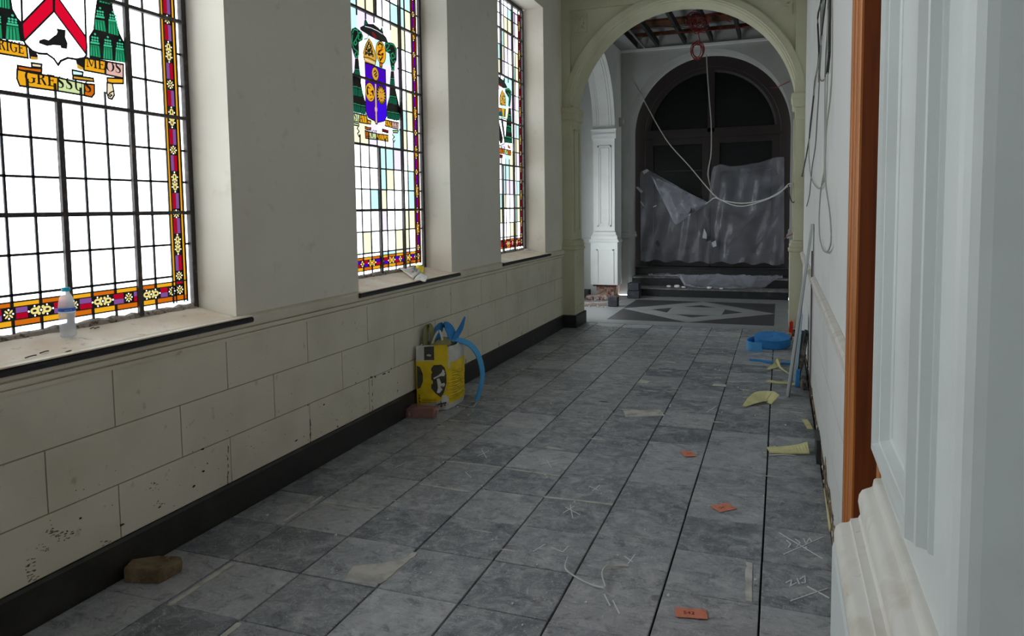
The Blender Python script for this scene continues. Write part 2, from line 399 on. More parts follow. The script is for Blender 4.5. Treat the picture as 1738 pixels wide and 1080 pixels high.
def build_inlay():
    b = MB(); b.box(-3.42, .40, 9.80, 13.0, -.1, -.002, 'marb')
    def pz(pts, z, m): b.prism([(p[0], p[1], z) for p in pts], (0, 0, -.004), m)
    x0, x1, y0, y1 = -2.31, -.06, 10.14, 12.42; cx, cy = (x0+x1)/2, (y0+y1)/2
    pz([(x0, y0), (x1, y0), (x1, y1), (x0, y1)], -.0010, 'dmarb')
    pz([(cx, y0), (x1, cy), (cx, y1), (x0, cy)], -.0004, 'marb')
    k = .60; pz([(cx, cy-(cy-y0)*k), (cx+(x1-cx)*k, cy), (cx, cy+(cy-y0)*k), (cx-(x1-cx)*k, cy)], .0002, 'dmarb')
    a, c = .40, .42
    pz([(cx-a, cy-c), (cx+a, cy-c), (cx+a, cy+c), (cx-a, cy+c)], .0008, 'marb')
    o = b.build('floor_1'); struct(o, 'pale stone vestibule floor with dark diamond inlay', 'floor')
build_inlay()

# ------------------------------------------------------------------ left wall with window openings
def build_left():
    b = MB(); t = -3.0
    edges = []
    for c in sorted(WIN): edges += [c-HW, c+HW]
    ys = [-5.0]+edges+[9.76]
    for a, c in zip(ys[0::2], ys[1::2]): b.box(t, XL, a, c, 1.03, 4.0, 'paint')
    b.box(t, XL, -5, 9.76, 4.0, CEIL, 'paint'); b.box(t, XL, -5, 9.76, -.1, 1.03, 'groove')
    # ashlar blocks of the dado, with open joints between them
    rows = [(.176, .4125, 2.31), (.4185, .6690, 1.985), (.6750, .930, 2.31)]
    g = .0032
    for z0, z1, off in rows:
        ks = [off+.69*k for k in range(-11, 13)]
        for a, c in zip(ks, ks[1:]):
            a2, c2 = max(a, -5), min(c, 9.27)
            if c2-a2 > .03: b.box(XL, XL+.005, a2+g, c2-g, z0, z1, 'paint_low')
    # chips, rust and damp stains in the lower courses
    rr = random.Random(5)
    def blob(y, z, w, h, m, n=9, x=XL+.0062):
        pts = []
        for i in range(n):
            a = 2*PI*i/n; k = rr.uniform(.5, 1.15); pts.append((x, y+w*k*math.cos(a), z+h*k*math.sin(a)))
        b.prism(pts, (-.004, 0, 0), m)
    def bx(px, py, w, h, m): p = onx(px, py, XL+.006); blob(p.y, p.z, w*.7, h*.7, m)
    for px, py, w, h in ((652, 635, .035, .008), (660, 632, .02, .009), (664, 626, .012, .01), (637, 640, .012, .012), (630, 641, .012, .014), (604, 650, .012, .006),
                         (503, 748, .03, .007), (516, 741, .008, .006), (344, 763, .014, .006), (550, 687, .014, .008), (523, 688, .009, .007), (625, 668, .006, .008),
                         (573, 724, .012, .01), (345, 800, .016, .009), (330, 825, .01, .008), (352, 787, .006, .006), (675, 664, .006, .016), (675, 650, .005, .008),
                         (137, 880, .01, .007), (208, 891, .018, .007), (329, 826, .012, .009), (736, 607, .02, .01)): bx(px, py, w, h, 'chip')
    for px, py0, py1 in ((632, 642, 697), (527, 712, 752), (387, 760, 822)):
        for k in range(11):
            y = py0+(py1-py0)*k/10
            if rr.random() < .8: bx(px+rr.uniform(-.6, .6), y, .0045, .02, 'rust' if k > 3 else 'chip')
    for px, py, s in ((95, 905, .05), (105, 912, .06), (88, 900, .035), (115, 908, .03), (55, 975, .03), (60, 985, .025), (75, 930, .02), (180, 922, .014), (262, 827, .04), (270, 858, .03), (50, 955, .012)):
        for _ in range(9):
            bx(px+rr.uniform(-10, 10), py+rr.uniform(-7, 7), rr.uniform(.003, .014), rr.uniform(.002, .005), 'stain' if rr.random() < .88 else 'chip')
    for _ in range(130):
        y, z = rr.uniform(1.8, 9.1), .18+abs(rr.gauss(0, .14))
        if z < .62: blob(y, z, rr.uniform(.0015, .005), rr.uniform(.0012, .0035), 'chip' if rr.random() < .3 else 'stain', 6)
    for y in (6.05, 6.9, 7.6): blob(y, .2, .006, .03, 'chip')
    o = b.build('wall_left'); struct(o, 'cream painted left wall with tall window openings over a block-lined dado', 'wall')
    b = MB()
    prof = [(.926, 0), (.926, .014), (.943, .014), (.946, .003), (.952, .003), (.955, .026), (.975, .026), (.978, .008), (.984, .008), (.987, .032), (1.004, .034), (1.030, .034), (1.038, .026), (1.046, .004), (1.046, 0)]
    b.sweep([(XL+.0005, -5), (XL+.0005, 9.27)], prof, 'paint_low')
    o = b.build('trim_1'); struct(o, 'moulded cream chair rail under the left windows', 'trim')
    b = MB()
    b.sweep([(XL+.0005, -5), (XL+.0005, 9.262), (CX-HALF+.04, 9.262), (CX-HALF+.04, 9.78)], [(0, 0), (0, .021), (.160, .021), (.172, .012), (.172, 0)], 'skirt')
    o = b.build('baseboard_left'); struct(o, 'black stone skirting along the left wall and pier', 'baseboard')
build_left()

# ------------------------------------------------------------------ stained glass
G = {}
for nm, rgb, k in (('clear', (255, 255, 255), 6), ('clearw', (255, 255, 255), 6), ('cyan', (208, 250, 247), 1.25), ('pyel', (254, 246, 210), 1.25), ('lilac', (244, 230, 252), 1.25),
                ('orange', (222, 112, 18), 1), ('amber', (252, 178, 34), 1), ('yellow', (255, 210, 70), 1), ('red', (236, 10, 48), 1), ('crimson', (186, 8, 40), 1), ('plum', (140, 84, 152), 1),
                ('violet', (76, 10, 190), 1), ('blue', (66, 16, 232), 1), ('maroon', (128, 28, 34), 1), ('green', (34, 150, 98), 1), ('lgreen', (70, 200, 150), 1), ('dgreen', (20, 92, 66), 1),
                ('gold', (228, 168, 60), 1), ('cream', (255, 232, 196), 1.0), ('pink', (240, 190, 176), 1), ('pgreen', (222, 236, 170), 1), ('lgold', (252, 228, 140), 1), ('teal', (20, 96, 100), 1)):
    G[nm] = glass('glass_'+nm, rgb, k)
G['paint'] = M['gpaint']; G['hat'] = mat('dark_grey_glass_paint', srgb(40, 40, 42), .4)

class Art:
    """flat stained-glass picture: later polygons lie over earlier ones; cut into one layer of panes"""
    def __init__(s): s.p = []
    def add(s, pts, m, part='glass'):
        P = [Vector((float(p[0]), float(p[1]))) for p in pts]
        A = sum(P[i-1].x*P[i].y-P[i].x*P[i-1].y for i in range(len(P)))
        if abs(A) < 1e-8: return
        if A < 0: P.reverse()
        s.p.append((P, m, part))
    def rect(s, y0, y1, z0, z1, m, part='glass'): s.add([(y0, z0), (y1, z0), (y1, z1), (y0, z1)], m, part)
    def line(s, pts, w, m='paint', part='glass'):
        P = [Vector(p) for p in pts]
        for a, c in zip(P, P[1:]):
            d = c-a
            if d.length < 1e-5: continue
            d.normalize(); nn = Vector((-d.y, d.x))*(w/2); e = d*(w*.35)
            s.add([a-nn-e, c-nn+e, c+nn+e, a+nn-e], m, part)
    def outline(s, pts, w, part): s.line(list(pts)+[pts[0]], w, 'paint', part)
    def ell(s, c, ry, rz, m, part='glass', n=14, rot=0):
        cr, sr = math.cos(rot), math.sin(rot); P = []
        for i in range(n):
            a = 2*PI*i/n; u, v = ry*math.cos(a), rz*math.sin(a); P.append((c[0]+u*cr-v*sr, c[1]+u*sr+v*cr))
        s.add(P, m, part)
    def cut(s):
        vs = []; fs = []
        for P, m, part in s.p:
            fs.append(list(range(len(vs), len(vs)+len(P)))); vs += P
        r = delaunay_2d_cdt(vs, [], fs, 1, 2e-5, True)
        out = {}
        for f, of in zip(r[2], r[5]):
            if not of: continue
            P, m, part = s.p[max(of)]
            out.setdefault(part, []).append(([r[0][i] for i in f], m))
        return out

# thick-and-thin roman capitals, drawn as filled polygons in a unit-high box
def ring(cx, cy, ro, rh, ri, rih, a0, a1, n=16):
    P = [(cx+ro*math.cos(a0+(a1-a0)*i/n), cy+rh*math.sin(a0+(a1-a0)*i/n)) for i in range(n+1)]
    return P+[(cx+ri*math.cos(a1+(a0-a1)*i/n), cy+rih*math.sin(a1+(a0-a1)*i/n)) for i in range(n+1)]
def R_(x0, x1, y0, y1): return [(x0, y0), (x1, y0), (x1, y1), (x0, y1)]
def stem(x, w=.17): return [R_(x, x+w, 0, 1), R_(x-.08, x+w+.08, 0, .085), R_(x-.08, x+w+.08, .915, 1)]
def glyph(c):
    D = PI/180
    if c == 'I': return .36, stem(.1)
    if c == 'R': return .78, stem(.1)+[ring(.30, .74, .34, .26, .17, .20, -90*D, 90*D), R_(.2, .34, .46, .545), R_(.2, .34, .915, 1), [(.36, .5), (.54, .5), (.80, 0), (.60, 0)]]
    if c == 'G': return .84, [ring(.44, .5, .42, .52, .24, .46, 40*D, 330*D, 24), R_(.62, .78, .08, .46), R_(.50, .86, .42, .48)]
    if c == 'C': return .76, [ring(.44, .5, .42, .52, .24, .46, 42*D, 318*D, 24), R_(.66, .74, .66, .9)]
    if c == 'O': return .88, [ring(.44, .5, .44, .52, .24, .47, 0, 180*D), ring(.44, .5, .44, .52, .24, .47, 180*D, 360*D)]
    if c == 'D': return .86, stem(.1)+[ring(.34, .5, .48, .5, .29, .44, -90*D, 90*D, 18), R_(.2, .36, 0, .085), R_(.2, .36, .915, 1)]
    if c == 'E': return .70, stem(.1)+[R_(.2, .62, 0, .085), R_(.2, .62, .915, 1), R_(.2, .5, .46, .545), R_(.57, .63, 0, .24), R_(.57, .63, .76, 1), R_(.46, .51, .38, .64)]
    if c == 'S': return .66, [[(.06, .74), (.10, .90), (.30, 1.0), (.48, .97), (.52, .92), (.34, .94), (.22, .86), (.22, .74), (.52, .52), (.60, .36), (.58, .14), (.42, .0), (.24, -.01), (.10, .06), (.10, .11), (.28, .06), (.42, .12), (.43, .30), (.14, .52)], R_(.52, .57, .72, 1), R_(.06, .11, 0, .28)]
    if c == 'U': return .86, [R_(.1, .27, .3, 1), R_(.02, .35, .915, 1), R_(.66, .72, .3, 1), R_(.58, .82, .915, 1), ring(.41, .32, .31, .34, .14, .26, 180*D, 360*D)]
    if c == 'M': return 1.06, [R_(.1, .16, 0, 1), R_(.8, .97, 0, 1), [(.1, 1), (.28, 1), (.56, .1), (.46, .1)], [(.46, .1), (.54, .1), (.84, 1), (.78, 1)], R_(.02, .24, 0, .085), R_(.72, 1.04, 0, .085), R_(.02, .2, .915, 1), R_(.8, 1.04, .915, 1)]
    if c == 'A': return .86, [[(.08, 0), (.14, 0), (.46, 1), (.40, 1)], [(.38, 1), (.50, 1), (.84, 0), (.64, 0)], R_(.22, .64, .28, .37), R_(0, .22, 0, .085), R_(.56, .9, 0, .085)]
    if c == 'V': return .86, [[(.08, 1), (.28, 1), (.52, 0), (.42, 0)], [(.42, 0), (.48, 0), (.78, 1), (.72, 1)], R_(0, .36, .915, 1), R_(.64, .86, .915, 1)]
    if c == 'T': return .74, [R_(.29, .46, 0, 1), R_(.2, .55, 0, .085), R_(.06, .69, .915, 1), R_(.06, .11, .74, 1), R_(.64, .69, .74, 1)]
    if c == 'N': return .92, [R_(.14, .2, 0, 1), R_(.72, .78, 0, 1), [(.1, 1), (.28, 1), (.78, 0), (.62, 0)], R_(.06, .28, 0, .085), R_(.64, .86, .915, 1)]
    return .4, []
def write(art, word, y0, y1, z0, z1, part):
    """fit a word into the box (y0..y1 reading left to right as seen from inside)"""
    tot = sum(glyph(c)[0]+.06 for c in word)-.06; x = 0
    for c in word:
        w, ps = glyph(c)
        for p in ps: art.add([(y0+(y1-y0)*(x+q[0])/tot, z0+(z1-z0)*q[1]) for q in p], 'paint', part)
        x += w+.06

def rosette(a, y, z, s, gold='lgold', part='border'):
    for k in range(4):
        t = PI/4+PI/2*k; a.ell((y+.52*s*math.cos(t), z+.52*s*math.sin(t)), .42*s, .17*s, gold, part, 8, t)
        t = PI/2*k; a.ell((y+.72*s*math.cos(t), z+.72*s*math.sin(t)), .15*s, .15*s, 'clearw', part, 6)
def longmotif(a, y, z, L, s, vert, gold='lgold', part='border'):
    def T(u, v): return (y+v, z+u) if vert else (y+u, z+v)
    for sg in (-1, 1):
        rot = PI/2 if vert else 0
        a.ell(T(sg*L*.5, 0), L*.36, s*.62, gold, part, 12, rot); a.ell(T(sg*L*.52, 0), L*.17, s*.22, 'paint', part, 8, rot)
        for q in (-1, 1):
            a.ell(T(sg*L*.17, q*s*.55), L*.13, s*.3, gold, part, 8, rot); a.ell(T(sg*L*.5, q*s*.85), s*.15, s*.15, 'clearw', part, 6)
        a.ell(T(sg*L*.98, 0), s*.17, s*.17, 'clearw', part, 6)
    a.ell(T(0, 0), s*.18, s*.18, 'clearw', part, 6)

def base_art(a, c, stripes, style):
    zb, zt = 1.105, 3.99; P = .1665
    g = 'clear' if style == 0 else 'clearw'
    a.rect(c-.73, c+.73, zb, zt, g)
    zl = [1.267, 1.433, 1.594, 1.76, 1.926, 2.095, 2.264, 2.43, 2.595, 2.763, 2.93, 3.10, 3.27, 3.44, 3.61, 3.78, 3.90]
    yl = [-.60, -.49, -.38, -.25, -.125, 0, .125, .25, .38, .49, .60]
    if stripes:
        rg = random.Random(stripes)
        for i, (u, v) in enumerate(zip(yl, yl[1:])):
            for j, (p, q) in enumerate(zip([1.237]+zl, zl)):
                f = ((i+4*((j)//1)) % 5+rg.choice((0, 0, 1))) % 5
                near = i < 5 and style == 1 and q < 2.1
                m = 'clearw' if (near and rg.random() < .8) else ['clearw', 'cyan', 'pyel', 'lilac', 'clearw'][f]
                if m != 'clearw': a.rect(c+u, c+v, p, q, m)
    # border: white margin, orange line, patterned band, orange line
    A1, A2 = [('orange', 'amber'), ('orange', 'amber'), ('maroon', 'orange')][style]
    B1, B2 = [('crimson', 'plum'), ('violet', 'crimson'), ('maroon', 'crimson')][style]
    gold = ['lgold', 'amber', 'amber'][style]
    for sg in (-1, 1):
        y = lambda t: c+sg*t
        a.rect(*sorted((y(.60), y(.62))), 1.14, zt-.05, 'amber' if style == 0 else 'orange', 'border')
        a.rect(*sorted((y(.675), y(.695))), 1.14, zt-.05, 'amber' if style == 0 else 'orange', 'border')
        a.rect(*sorted((y(.62), y(.675))), 1.163, zt-.07, 'paint', 'border')
        for j, zc in enumerate(zl[:-1]):                       # coloured halves between the motifs
            z0, z1 = zc+.048, zc+P-.05
            if j % 2 == 0: z0, z1 = zc+.028, zc+P-.058
            else: z0, z1 = zc+.058, zc+P-.028
            u, v = (B1, B2) if j % 3 else (B2, B1)
            a.rect(*sorted((y(.624), y(.647))), z0, z1, u, 'border'); a.rect(*sorted((y(.649), y(.672))), z0, z1, v, 'border')
            if j % 2 == 0: rosette(a, y(.6475), zc, .025, gold)
            else: longmotif(a, y(.6475), zc, .052, .022, True, gold)
        a.rect(*sorted((y(.628), y(.668))), 1.224, 1.236, 'crimson', 'border')
        rosette(a, y(.6475), 1.192, .026, gold)
    for z0, z1, q in ((1.138, 1.163, 0), (1.217, 1.237, 1)):
        ye = [-.695 if not q else -.60]+[t for t in yl if abs(t) < .55]+[.695 if not q else .60]
        for i, (u, v) in enumerate(zip(ye, ye[1:])): a.rect(c+u+.002, c+v-.002, z0, z1, A1 if (i+q) % 2 else A2, 'border')
    a.rect(c-.62, c+.62, 1.163, 1.217, 'paint', 'border')
    marks = [(-.58, 0), (-.43, 1), (-.265, 0), (-.125, 1), (.03, 0), (.18, 1), (.325, 0), (.46, 1), (.595, 0)]
    for i, (u, k) in enumerate(marks):
        if k: longmotif(a, c+u, 1.19, .056, .024, False, gold)
        else: rosette(a, c+u, 1.19, .025, gold)
        if i < len(marks)-1:
            w = marks[i+1][0]; s0, s1 = c+u+(.06 if k else .03), c+w-(.03 if k else .06)
            if s1-s0 > .02:
                f = i % 2
                a.rect(s0, s1, 1.166, 1.189, (B1, B2)[f], 'border'); a.rect(s0, s1, 1.191, 1.214, (B2, B1)[f], 'border')
    return zl, yl

def px_art(a, sx, sy, ox, oy):
    """lets a crest be drawn in the photograph's pixels, placed on the plane of the glass"""
    def T(pts): return [((lambda p: (p.y, p.z))(onx(ox+x/sx, oy+y/sy, XG))) for x, y in pts]
    return T
def crest_one(a):
    T = px_art(a, 6, 6, 0, 0); w = .008
    def P(pts, m, part, ol=True):
        q = T(pts); a.add(q, m, part)
        if ol: a.outline(q, w, part)
    # tassels
    for shape in ([(1010, -160), (1125, -140), (1150, 80), (1180, 200), (1220, 340), (1280, 460), (1280, 640), (910, 590), (905, 370), (950, 300), (960, 180), (975, 60)],
                  [(-10, -160), (95, -140), (130, 90), (180, 180), (225, 230), (245, 425), (-140, 380), (-140, 200), (-60, 60)]): P(shape, 'paint', 'tassel', False)
    def skirt(q, n=4):
        a.add(T(q), 'green', 'tassel')
        (x0, y0), (x1, y1), (x2, y2), (x3, y3) = q
        for k in range(1, n):
            t = k/n; a.line(T([(x0+(x1-x0)*t, y0+(y1-y0)*t+8), (x3+(x2-x3)*t, y3+(y2-y3)*t)]), .0028, 'paint', 'tassel')
            t -= .5/n; a.line(T([(x0+(x1-x0)*t, y0+(y1-y0)*t+30), (x3+(x2-x3)*t, y3+(y2-y3)*t-6)]), .0022, 'lgreen', 'tassel')
    def cap(x, y, wd, s):
        a.add(T([(x, y), (x+wd, y+wd*.17), (x+wd+3, y+wd*.17+20), (x-4, y+20)]), 'lgreen', 'tassel')
        for k in range(3):
            for j in range(2): a.ell(T([(x+wd*(.2+.3*k), y-16-28*j+wd*.17*(.2+.3*k))])[0], .006, .005, 'lgreen', 'tassel', 8)
        a.ell(T([(x+wd*.5, y-72)])[0], .006, .005, 'lgreen', 'tassel', 8)
    for q in ([(1015, -120), (1110, -110), (1122, 45), (1012, 22)], [(965, 197), (1063, 213), (1080, 325), (968, 300)], [(1106, 217), (1195, 235), (1206, 365), (1103, 337)],
              [(920, 452), (1010, 467), (1025, 587), (917, 565)], [(1057, 477), (1140, 492), (1148, 612), (1050, 595)], [(1180, 507), (1260, 522), (1275, 637), (1172, 620)],
              [(-5, -120), (88, -110), (100, 92), (-8, 72)], [(66, 262), (186, 278), (205, 420), (58, 398)], [(-70, 238), (12, 254), (22, 398), (-80, 380)]): skirt(q)
    for x, y, wd in ((978, 155, 84), (1108, 193, 84), (924, 420, 86), (1058, 450, 80), (1182, 482, 78), (70, 230, 114), (-64, 205, 74)): cap(x, y, wd, 1)
    # shield: white field, red chevron, boot
    fld = [(215, -170), (225, 230), (245, 420), (260, 450), (330, 520), (400, 545), (480, 550), (550, 600), (592, 662), (620, 620), (690, 590), (780, 605), (860, 590), (882, 560), (875, 370), (860, -130)]
    q = T(fld); a.add(q, 'clear', 'shield'); a.outline(q, .010, 'shield')
    P([(545, 118), (545, -60), (500, -45), (225, 238), (232, 330), (245, 418)], 'red', 'shield')
    P([(553, 118), (553, -60), (600, -10), (875, 378), (885, 480), (872, 545)], 'red', 'shield')
    a.add(T([(575, 290), (668, 305), (665, 380), (688, 440), (683, 500), (622, 490), (615, 465), (540, 460), (480, 470), (395, 440), (400, 410), (450, 395), (495, 410), (545, 370), (575, 350), (585, 325)]), 'paint', 'shield')
    # ribbons with the motto
    P([(-170, 375), (10, 408), (270, 468), (285, 592), (20, 548), (-170, 510)], 'amber', 'ribbon')
    P([(860, 590), (1075, 622), (1070, 756), (855, 716)], 'amber', 'ribbon'); P([(1078, 624), (1256, 656), (1256, 797), (1076, 760)], 'pink', 'ribbon')
    P([(285, 480), (330, 510), (385, 560), (385, 612), (300, 600)], 'paint', 'ribbon', False); P([(770, 610), (860, 595), (855, 715), (790, 690)], 'paint', 'ribbon', False)
    P([(312, 575), (380, 585), (383, 610), (318, 608)], 'gold', 'ribbon', False); P([(785, 650), (850, 695), (828, 715), (785, 695)], 'gold', 'ribbon', False)
    P([(320, 640), (425, 655), (422, 692), (325, 682)], 'cream', 'ribbon')
    P([(180, 668), (310, 690), (425, 697), (422, 745), (300, 725), (180, 716)], 'orange', 'ribbon'); P([(735, 712), (845, 735), (842, 772), (740, 766)], 'cyan', 'ribbon')
    P([(745, 768), (950, 798), (955, 832), (742, 806)], 'gold', 'ribbon')
    P([(176, 705), (310, 738), (590, 790), (590, 927), (330, 892), (200, 874), (172, 800)], 'amber', 'ribbon')
    P([(590, 790), (860, 852), (860, 972), (590, 927)], 'pgreen', 'ribbon'); P([(860, 852), (962, 862), (962, 955), (935, 990), (860, 974)], 'orange', 'ribbon')
    P([(1090, 840), (1145, 850), (1160, 930), (1165, 970), (1140, 1012), (1105, 1000), (1088, 950)], 'cream', 'ribbon'); P([(1090, 793), (1256, 800), (1256, 852), (1140, 850), (1095, 838)], 'amber', 'ribbon')
    a.line(T([(1150, 930), (1120, 945), (1105, 965), (1120, 985), (1140, 970), (1125, 962)]), .006, 'paint', 'ribbon')
    c0 = T([(255, 855)])[0]; c1 = T([(938, 960)])[0]; h = .050
    write(a, 'GRESSUS', c0[0], c1[0], c0[1]+.008, c0[1]+.008+h, 'ribbon')
    d1 = T([(262, 580)])[0]; write(a, 'DIRIGE', d1[0]-.165, d1[0]-.005, d1[1]+.010, d1[1]+.056, 'ribbon')
    e0 = T([(880, 705)])[0]; e1 = T([(1240, 775)])[0]; write(a, 'MEOS', e0[0], e1[0], e0[1]+.012, e0[1]+.058, 'ribbon')

def tassel_block(a, T, sil, skirts, w=.004, g='dgreen'):
    a.add(T(sil), 'paint', 'tassel')
    for (x0, x1, y0, y1) in skirts:
        sl = (x1-x0)*.16
        a.add(T([(x0, y0), (x1, y0+sl), (x1+4, y1+sl), (x0-2, y1)]), g, 'tassel')
        a.add(T([(x0-2, y0-26), (x1+2, y0-26+sl), (x1+2, y0-14+sl), (x0-2, y0-14)]), 'green', 'tassel')
        a.line(T([((x0+x1)/2, y0+10), ((x0+x1)/2, y1)]), w*.7, 'paint', 'tassel')
def curls(a, T, strokes, w=.010):
    for s in strokes: a.line(T(s), w, 'green', 'tassel')
def crest_two(a):
    S = 8.311; T = px_art(a, S, S, 590, 20); w = .009
    def P(pts, m, part, ol=True, q=None):
        q = q or T(pts); a.add(q, m, part)
        if ol: a.outline(q, w, part)
    B = 997                                                     # second crop lies 120 px lower
    def U(pts): return [(x, y+B) for x, y in pts]
    # cords and tassels
    tassel_block(a, T, [(105, 660), (155, 655), (172, 830), (190, 930), (190, B+10), (215, B+150), (250, B+270), (255, B+448), (80, B+410), (-110, B+370), (-110, B+190), (-60, B+50), (60, 930), (95, 830)],
                 [(100, 175, 830, 905), (80, 138, B+75, B+180), (150, 205, B+95, B+195), (84, 122, B+315, B+405), (128, 180, B+330, B+420), (190, 248, B+345, B+440), (20, 74, B+300, B+395), (20, 70, B+65, B+165)])
    tassel_block(a, T, [(610, 838), (652, 838), (668, B+60), (700, B+200), (738, B+370), (732, B+542), (556, B+512), (552, B+340), (590, B+200), (598, 1000)],
                 [(606, 655, 960, 1050), (590, 634, B+210, B+290), (642, 692, B+220, B+305), (560, 605, B+430, B+505), (614, 664, B+440, B+520), (672, 724, B+450, B+530)])
    a.add(T([(60, 240), (110, 218), (160, 255), (190, 285), (222, 330), (212, 400), (160, 432), (162, 600), (150, 655), (105, 655), (80, 580), (52, 480), (48, 300)]), 'paint', 'tassel')
    a.add(T([(528, 430), (600, 430), (650, 448), (692, 520), (690, 680), (662, 740), (660, 832), (618, 832), (598, 700), (588, 590), (538, 560), (526, 480)]), 'paint', 'tassel')
    curls(a, T, [[(70, 300), (90, 245), (140, 260), (150, 320), (110, 400), (85, 440), (110, 470), (135, 440), (120, 410)], [(160, 300), (195, 290), (210, 350), (180, 405), (150, 380), (160, 330)],
                 [(70, 330), (62, 430), (90, 520), (140, 560), (150, 620), (120, 640), (100, 600), (120, 575)],
                 [(535, 460), (560, 440), (590, 470), (570, 510), (545, 530), (560, 555), (600, 540)], [(600, 450), (650, 465), (680, 540), (670, 640), (630, 660), (610, 600), (640, 580), (655, 620)],
                 [(600, 640), (640, 720), (670, 690)], [(625, 770), (650, 770), (655, 810), (630, 820), (622, 790)]])
    # hat
    P([(250, 105), (290, 180), (235, 200), (240, 140)], 'dgreen', 'hat'); P([(484, 218), (502, 300), (455, 272)], 'dgreen', 'hat')
    P([(182, 225), (215, 208), (290, 180), (370, 185), (440, 235), (500, 318), (545, 370), (568, 432), (480, 412), (380, 372), (300, 322), (220, 272), (184, 246)], 'hat', 'hat')
    a.ell(T([(378, 335)])[0], .040, .016, 'maroon', 'hat', 12, -.45)
    a.line(T([(245, 205), (330, 228), (420, 268), (490, 315)]), .005, 'lilac', 'hat')
    a.line(T([(230, 385), (275, 380), (295, 330)]), .010, 'green', 'tassel')
    # mitre and crozier head
    P([(300, 375), (345, 440), (385, 560), (405, 660), (385, 760), (330, 738), (245, 712), (225, 640), (220, 580), (250, 470)], 'gold', 'mitre')
    P([(300, 410), (335, 470), (370, 640), (300, 620), (240, 612), (260, 480)], 'hat', 'mitre', False)
    rr = random.Random(4)
    for _ in range(44):
        t = rr.random(); x = 255+t*100+rr.uniform(-25, 25)*t; y = 440+rr.random()*190
        if abs(x-300) < (y-390)*.36: a.ell(T([(x, y+(x-300)*.25)])[0], rr.uniform(.004, .008), .005, rr.choice(('gold', 'gold', 'lgold')), 'mitre', 6)
    for k in range(7): a.ell(T([(254+k*20, 672+k*9)])[0], .009, .010, 'cream', 'mitre', 7)
    a.line(T([(226, 640), (300, 650), (400, 700)]), .006, 'paint', 'mitre')
    e = T([(470, 575)])[0]; a.ell(e, .080, .090, 'paint', 'crozier', 20); a.ell(e, .073, .083, 'amber', 'crozier', 20)
    a.line(T([(430, 470), (450, 440), (490, 470), (480, 540), (440, 560), (430, 600), (470, 610), (500, 590), (490, 640), (460, 690), (450, 650)]), .014, 'paint', 'crozier')
    a.line(T([(440, 500), (500, 530), (445, 580), (505, 640)]), .008, 'orange', 'crozier')
    P([(450, 715), (492, 728), (486, 785), (452, 772)], 'orange', 'crozier')
    # blue shield
    P(None, 'violet', 'shield', True, T([(242, 718), (330, 745), (535, 822), (540, B+40)]+U([(548, 350), (552, 478), (522, 540), (480, 552), (430, 562), (406, 590), (380, 542), (340, 522), (290, 492), (254, 400), (250, 10)])))
    a.add(T(U([(406, 200), (545, 240), (548, 350), (552, 478), (522, 536), (480, 548), (430, 556), (406, 580)])), 'blue', 'shield')
    a.add(T([(340, 750), (536, 824), (540, 950), (440, 930)]), 'teal', 'shield') if False else None
    e = T([(390, 875)])[0]; a.ell(e, .054, .056, 'paint', 'shield', 18); a.ell(e, .047, .049, 'gold', 'shield', 18)
    P([(375, 960), (412, 968), (398, 1000), (385, 998)], 'gold', 'shield', False)
    a.line(T([(370, 850), (390, 830), (410, 860), (380, 890), (400, 920), (415, 890)]), .010, 'paint', 'shield')
    e = T(U([(318, 138)]))[0]; a.ell(e, .072, .076, 'paint', 'shield', 20); a.ell(e, .066, .070, 'gold', 'shield', 20); a.ell(e, .052, .056, 'paint', 'shield', 18)
    a.line(T(U([(300, 50), (330, 70), (350, 90), (320, 110), (295, 100), (300, 140), (340, 160), (350, 200), (310, 215), (290, 190), (310, 180)])), .020, 'amber', 'shield')
    e = T(U([(475, 178)]))[0]; a.ell(e, .072, .076, 'paint', 'shield', 20)
    for k in range(16):
        t = 2*PI*k/16; ct, st = math.cos(t), math.sin(t)
        a.add([(e[0]+.038*math.cos(t-.2), e[1]+.040*math.sin(t-.2)), (e[0]+.070*ct, e[1]+.074*st), (e[0]+.038*math.cos(t+.2), e[1]+.040*math.sin(t+.2))], 'amber', 'shield')
    a.ell(e, .044, .046, 'gold', 'shield', 16)
    for dx, dz in ((-.014, .02), (.014, .02)): a.ell((e[0]+dx, e[1]+dz), .006, .006, 'paint', 'shield', 6)
    a.line([(e[0]-.014, e[1]-.028), (e[0]+.014, e[1]-.028)], .007, 'paint', 'shield')
    a.line(T(U([(394, 35), (400, 300), (406, 570)])), .034, 'paint', 'shield'); a.line(T(U([(394, 35), (400, 300), (406, 562)])), .020, 'pink', 'shield')
    a.ell(T(U([(401, 380)]))[0], .020, .024, 'pink', 'shield', 8)
    # ribbons
    P(None, 'pgreen', 'ribbon', True, T(U([(84, 430), (172, 452), (168, 562), (84, 545)]))); P(None, 'amber', 'ribbon', True, T(U([(174, 452), (270, 472), (288, 585), (172, 564)])))
    P(None, 'gold', 'ribbon', True, T(U([(284, 530), (330, 545), (325, 590), (284, 580)])))
    P(None, 'pgreen', 'ribbon', True, T(U([(86, 565), (160, 585), (160, 615), (86, 600)]))); P(None, 'pgreen', 'ribbon', True, T(U([(632, 680), (716, 682), (706, 712), (640, 706)])))
    P(None, 'amber', 'ribbon', True, T(U([(532, 528), (625, 550), (622, 638), (530, 615)]))); P(None, 'pink', 'ribbon', True, T(U([(627, 552), (722, 570), (716, 662), (624, 640)])))
    P(None, 'orange', 'ribbon', True, T(U([(246, 622), (300, 640), (330, 640), (328, 668), (290, 668), (246, 652)]))); P(None, 'maroon', 'ribbon', True, T(U([(486, 655), (578, 682), (575, 716), (486, 690)])))
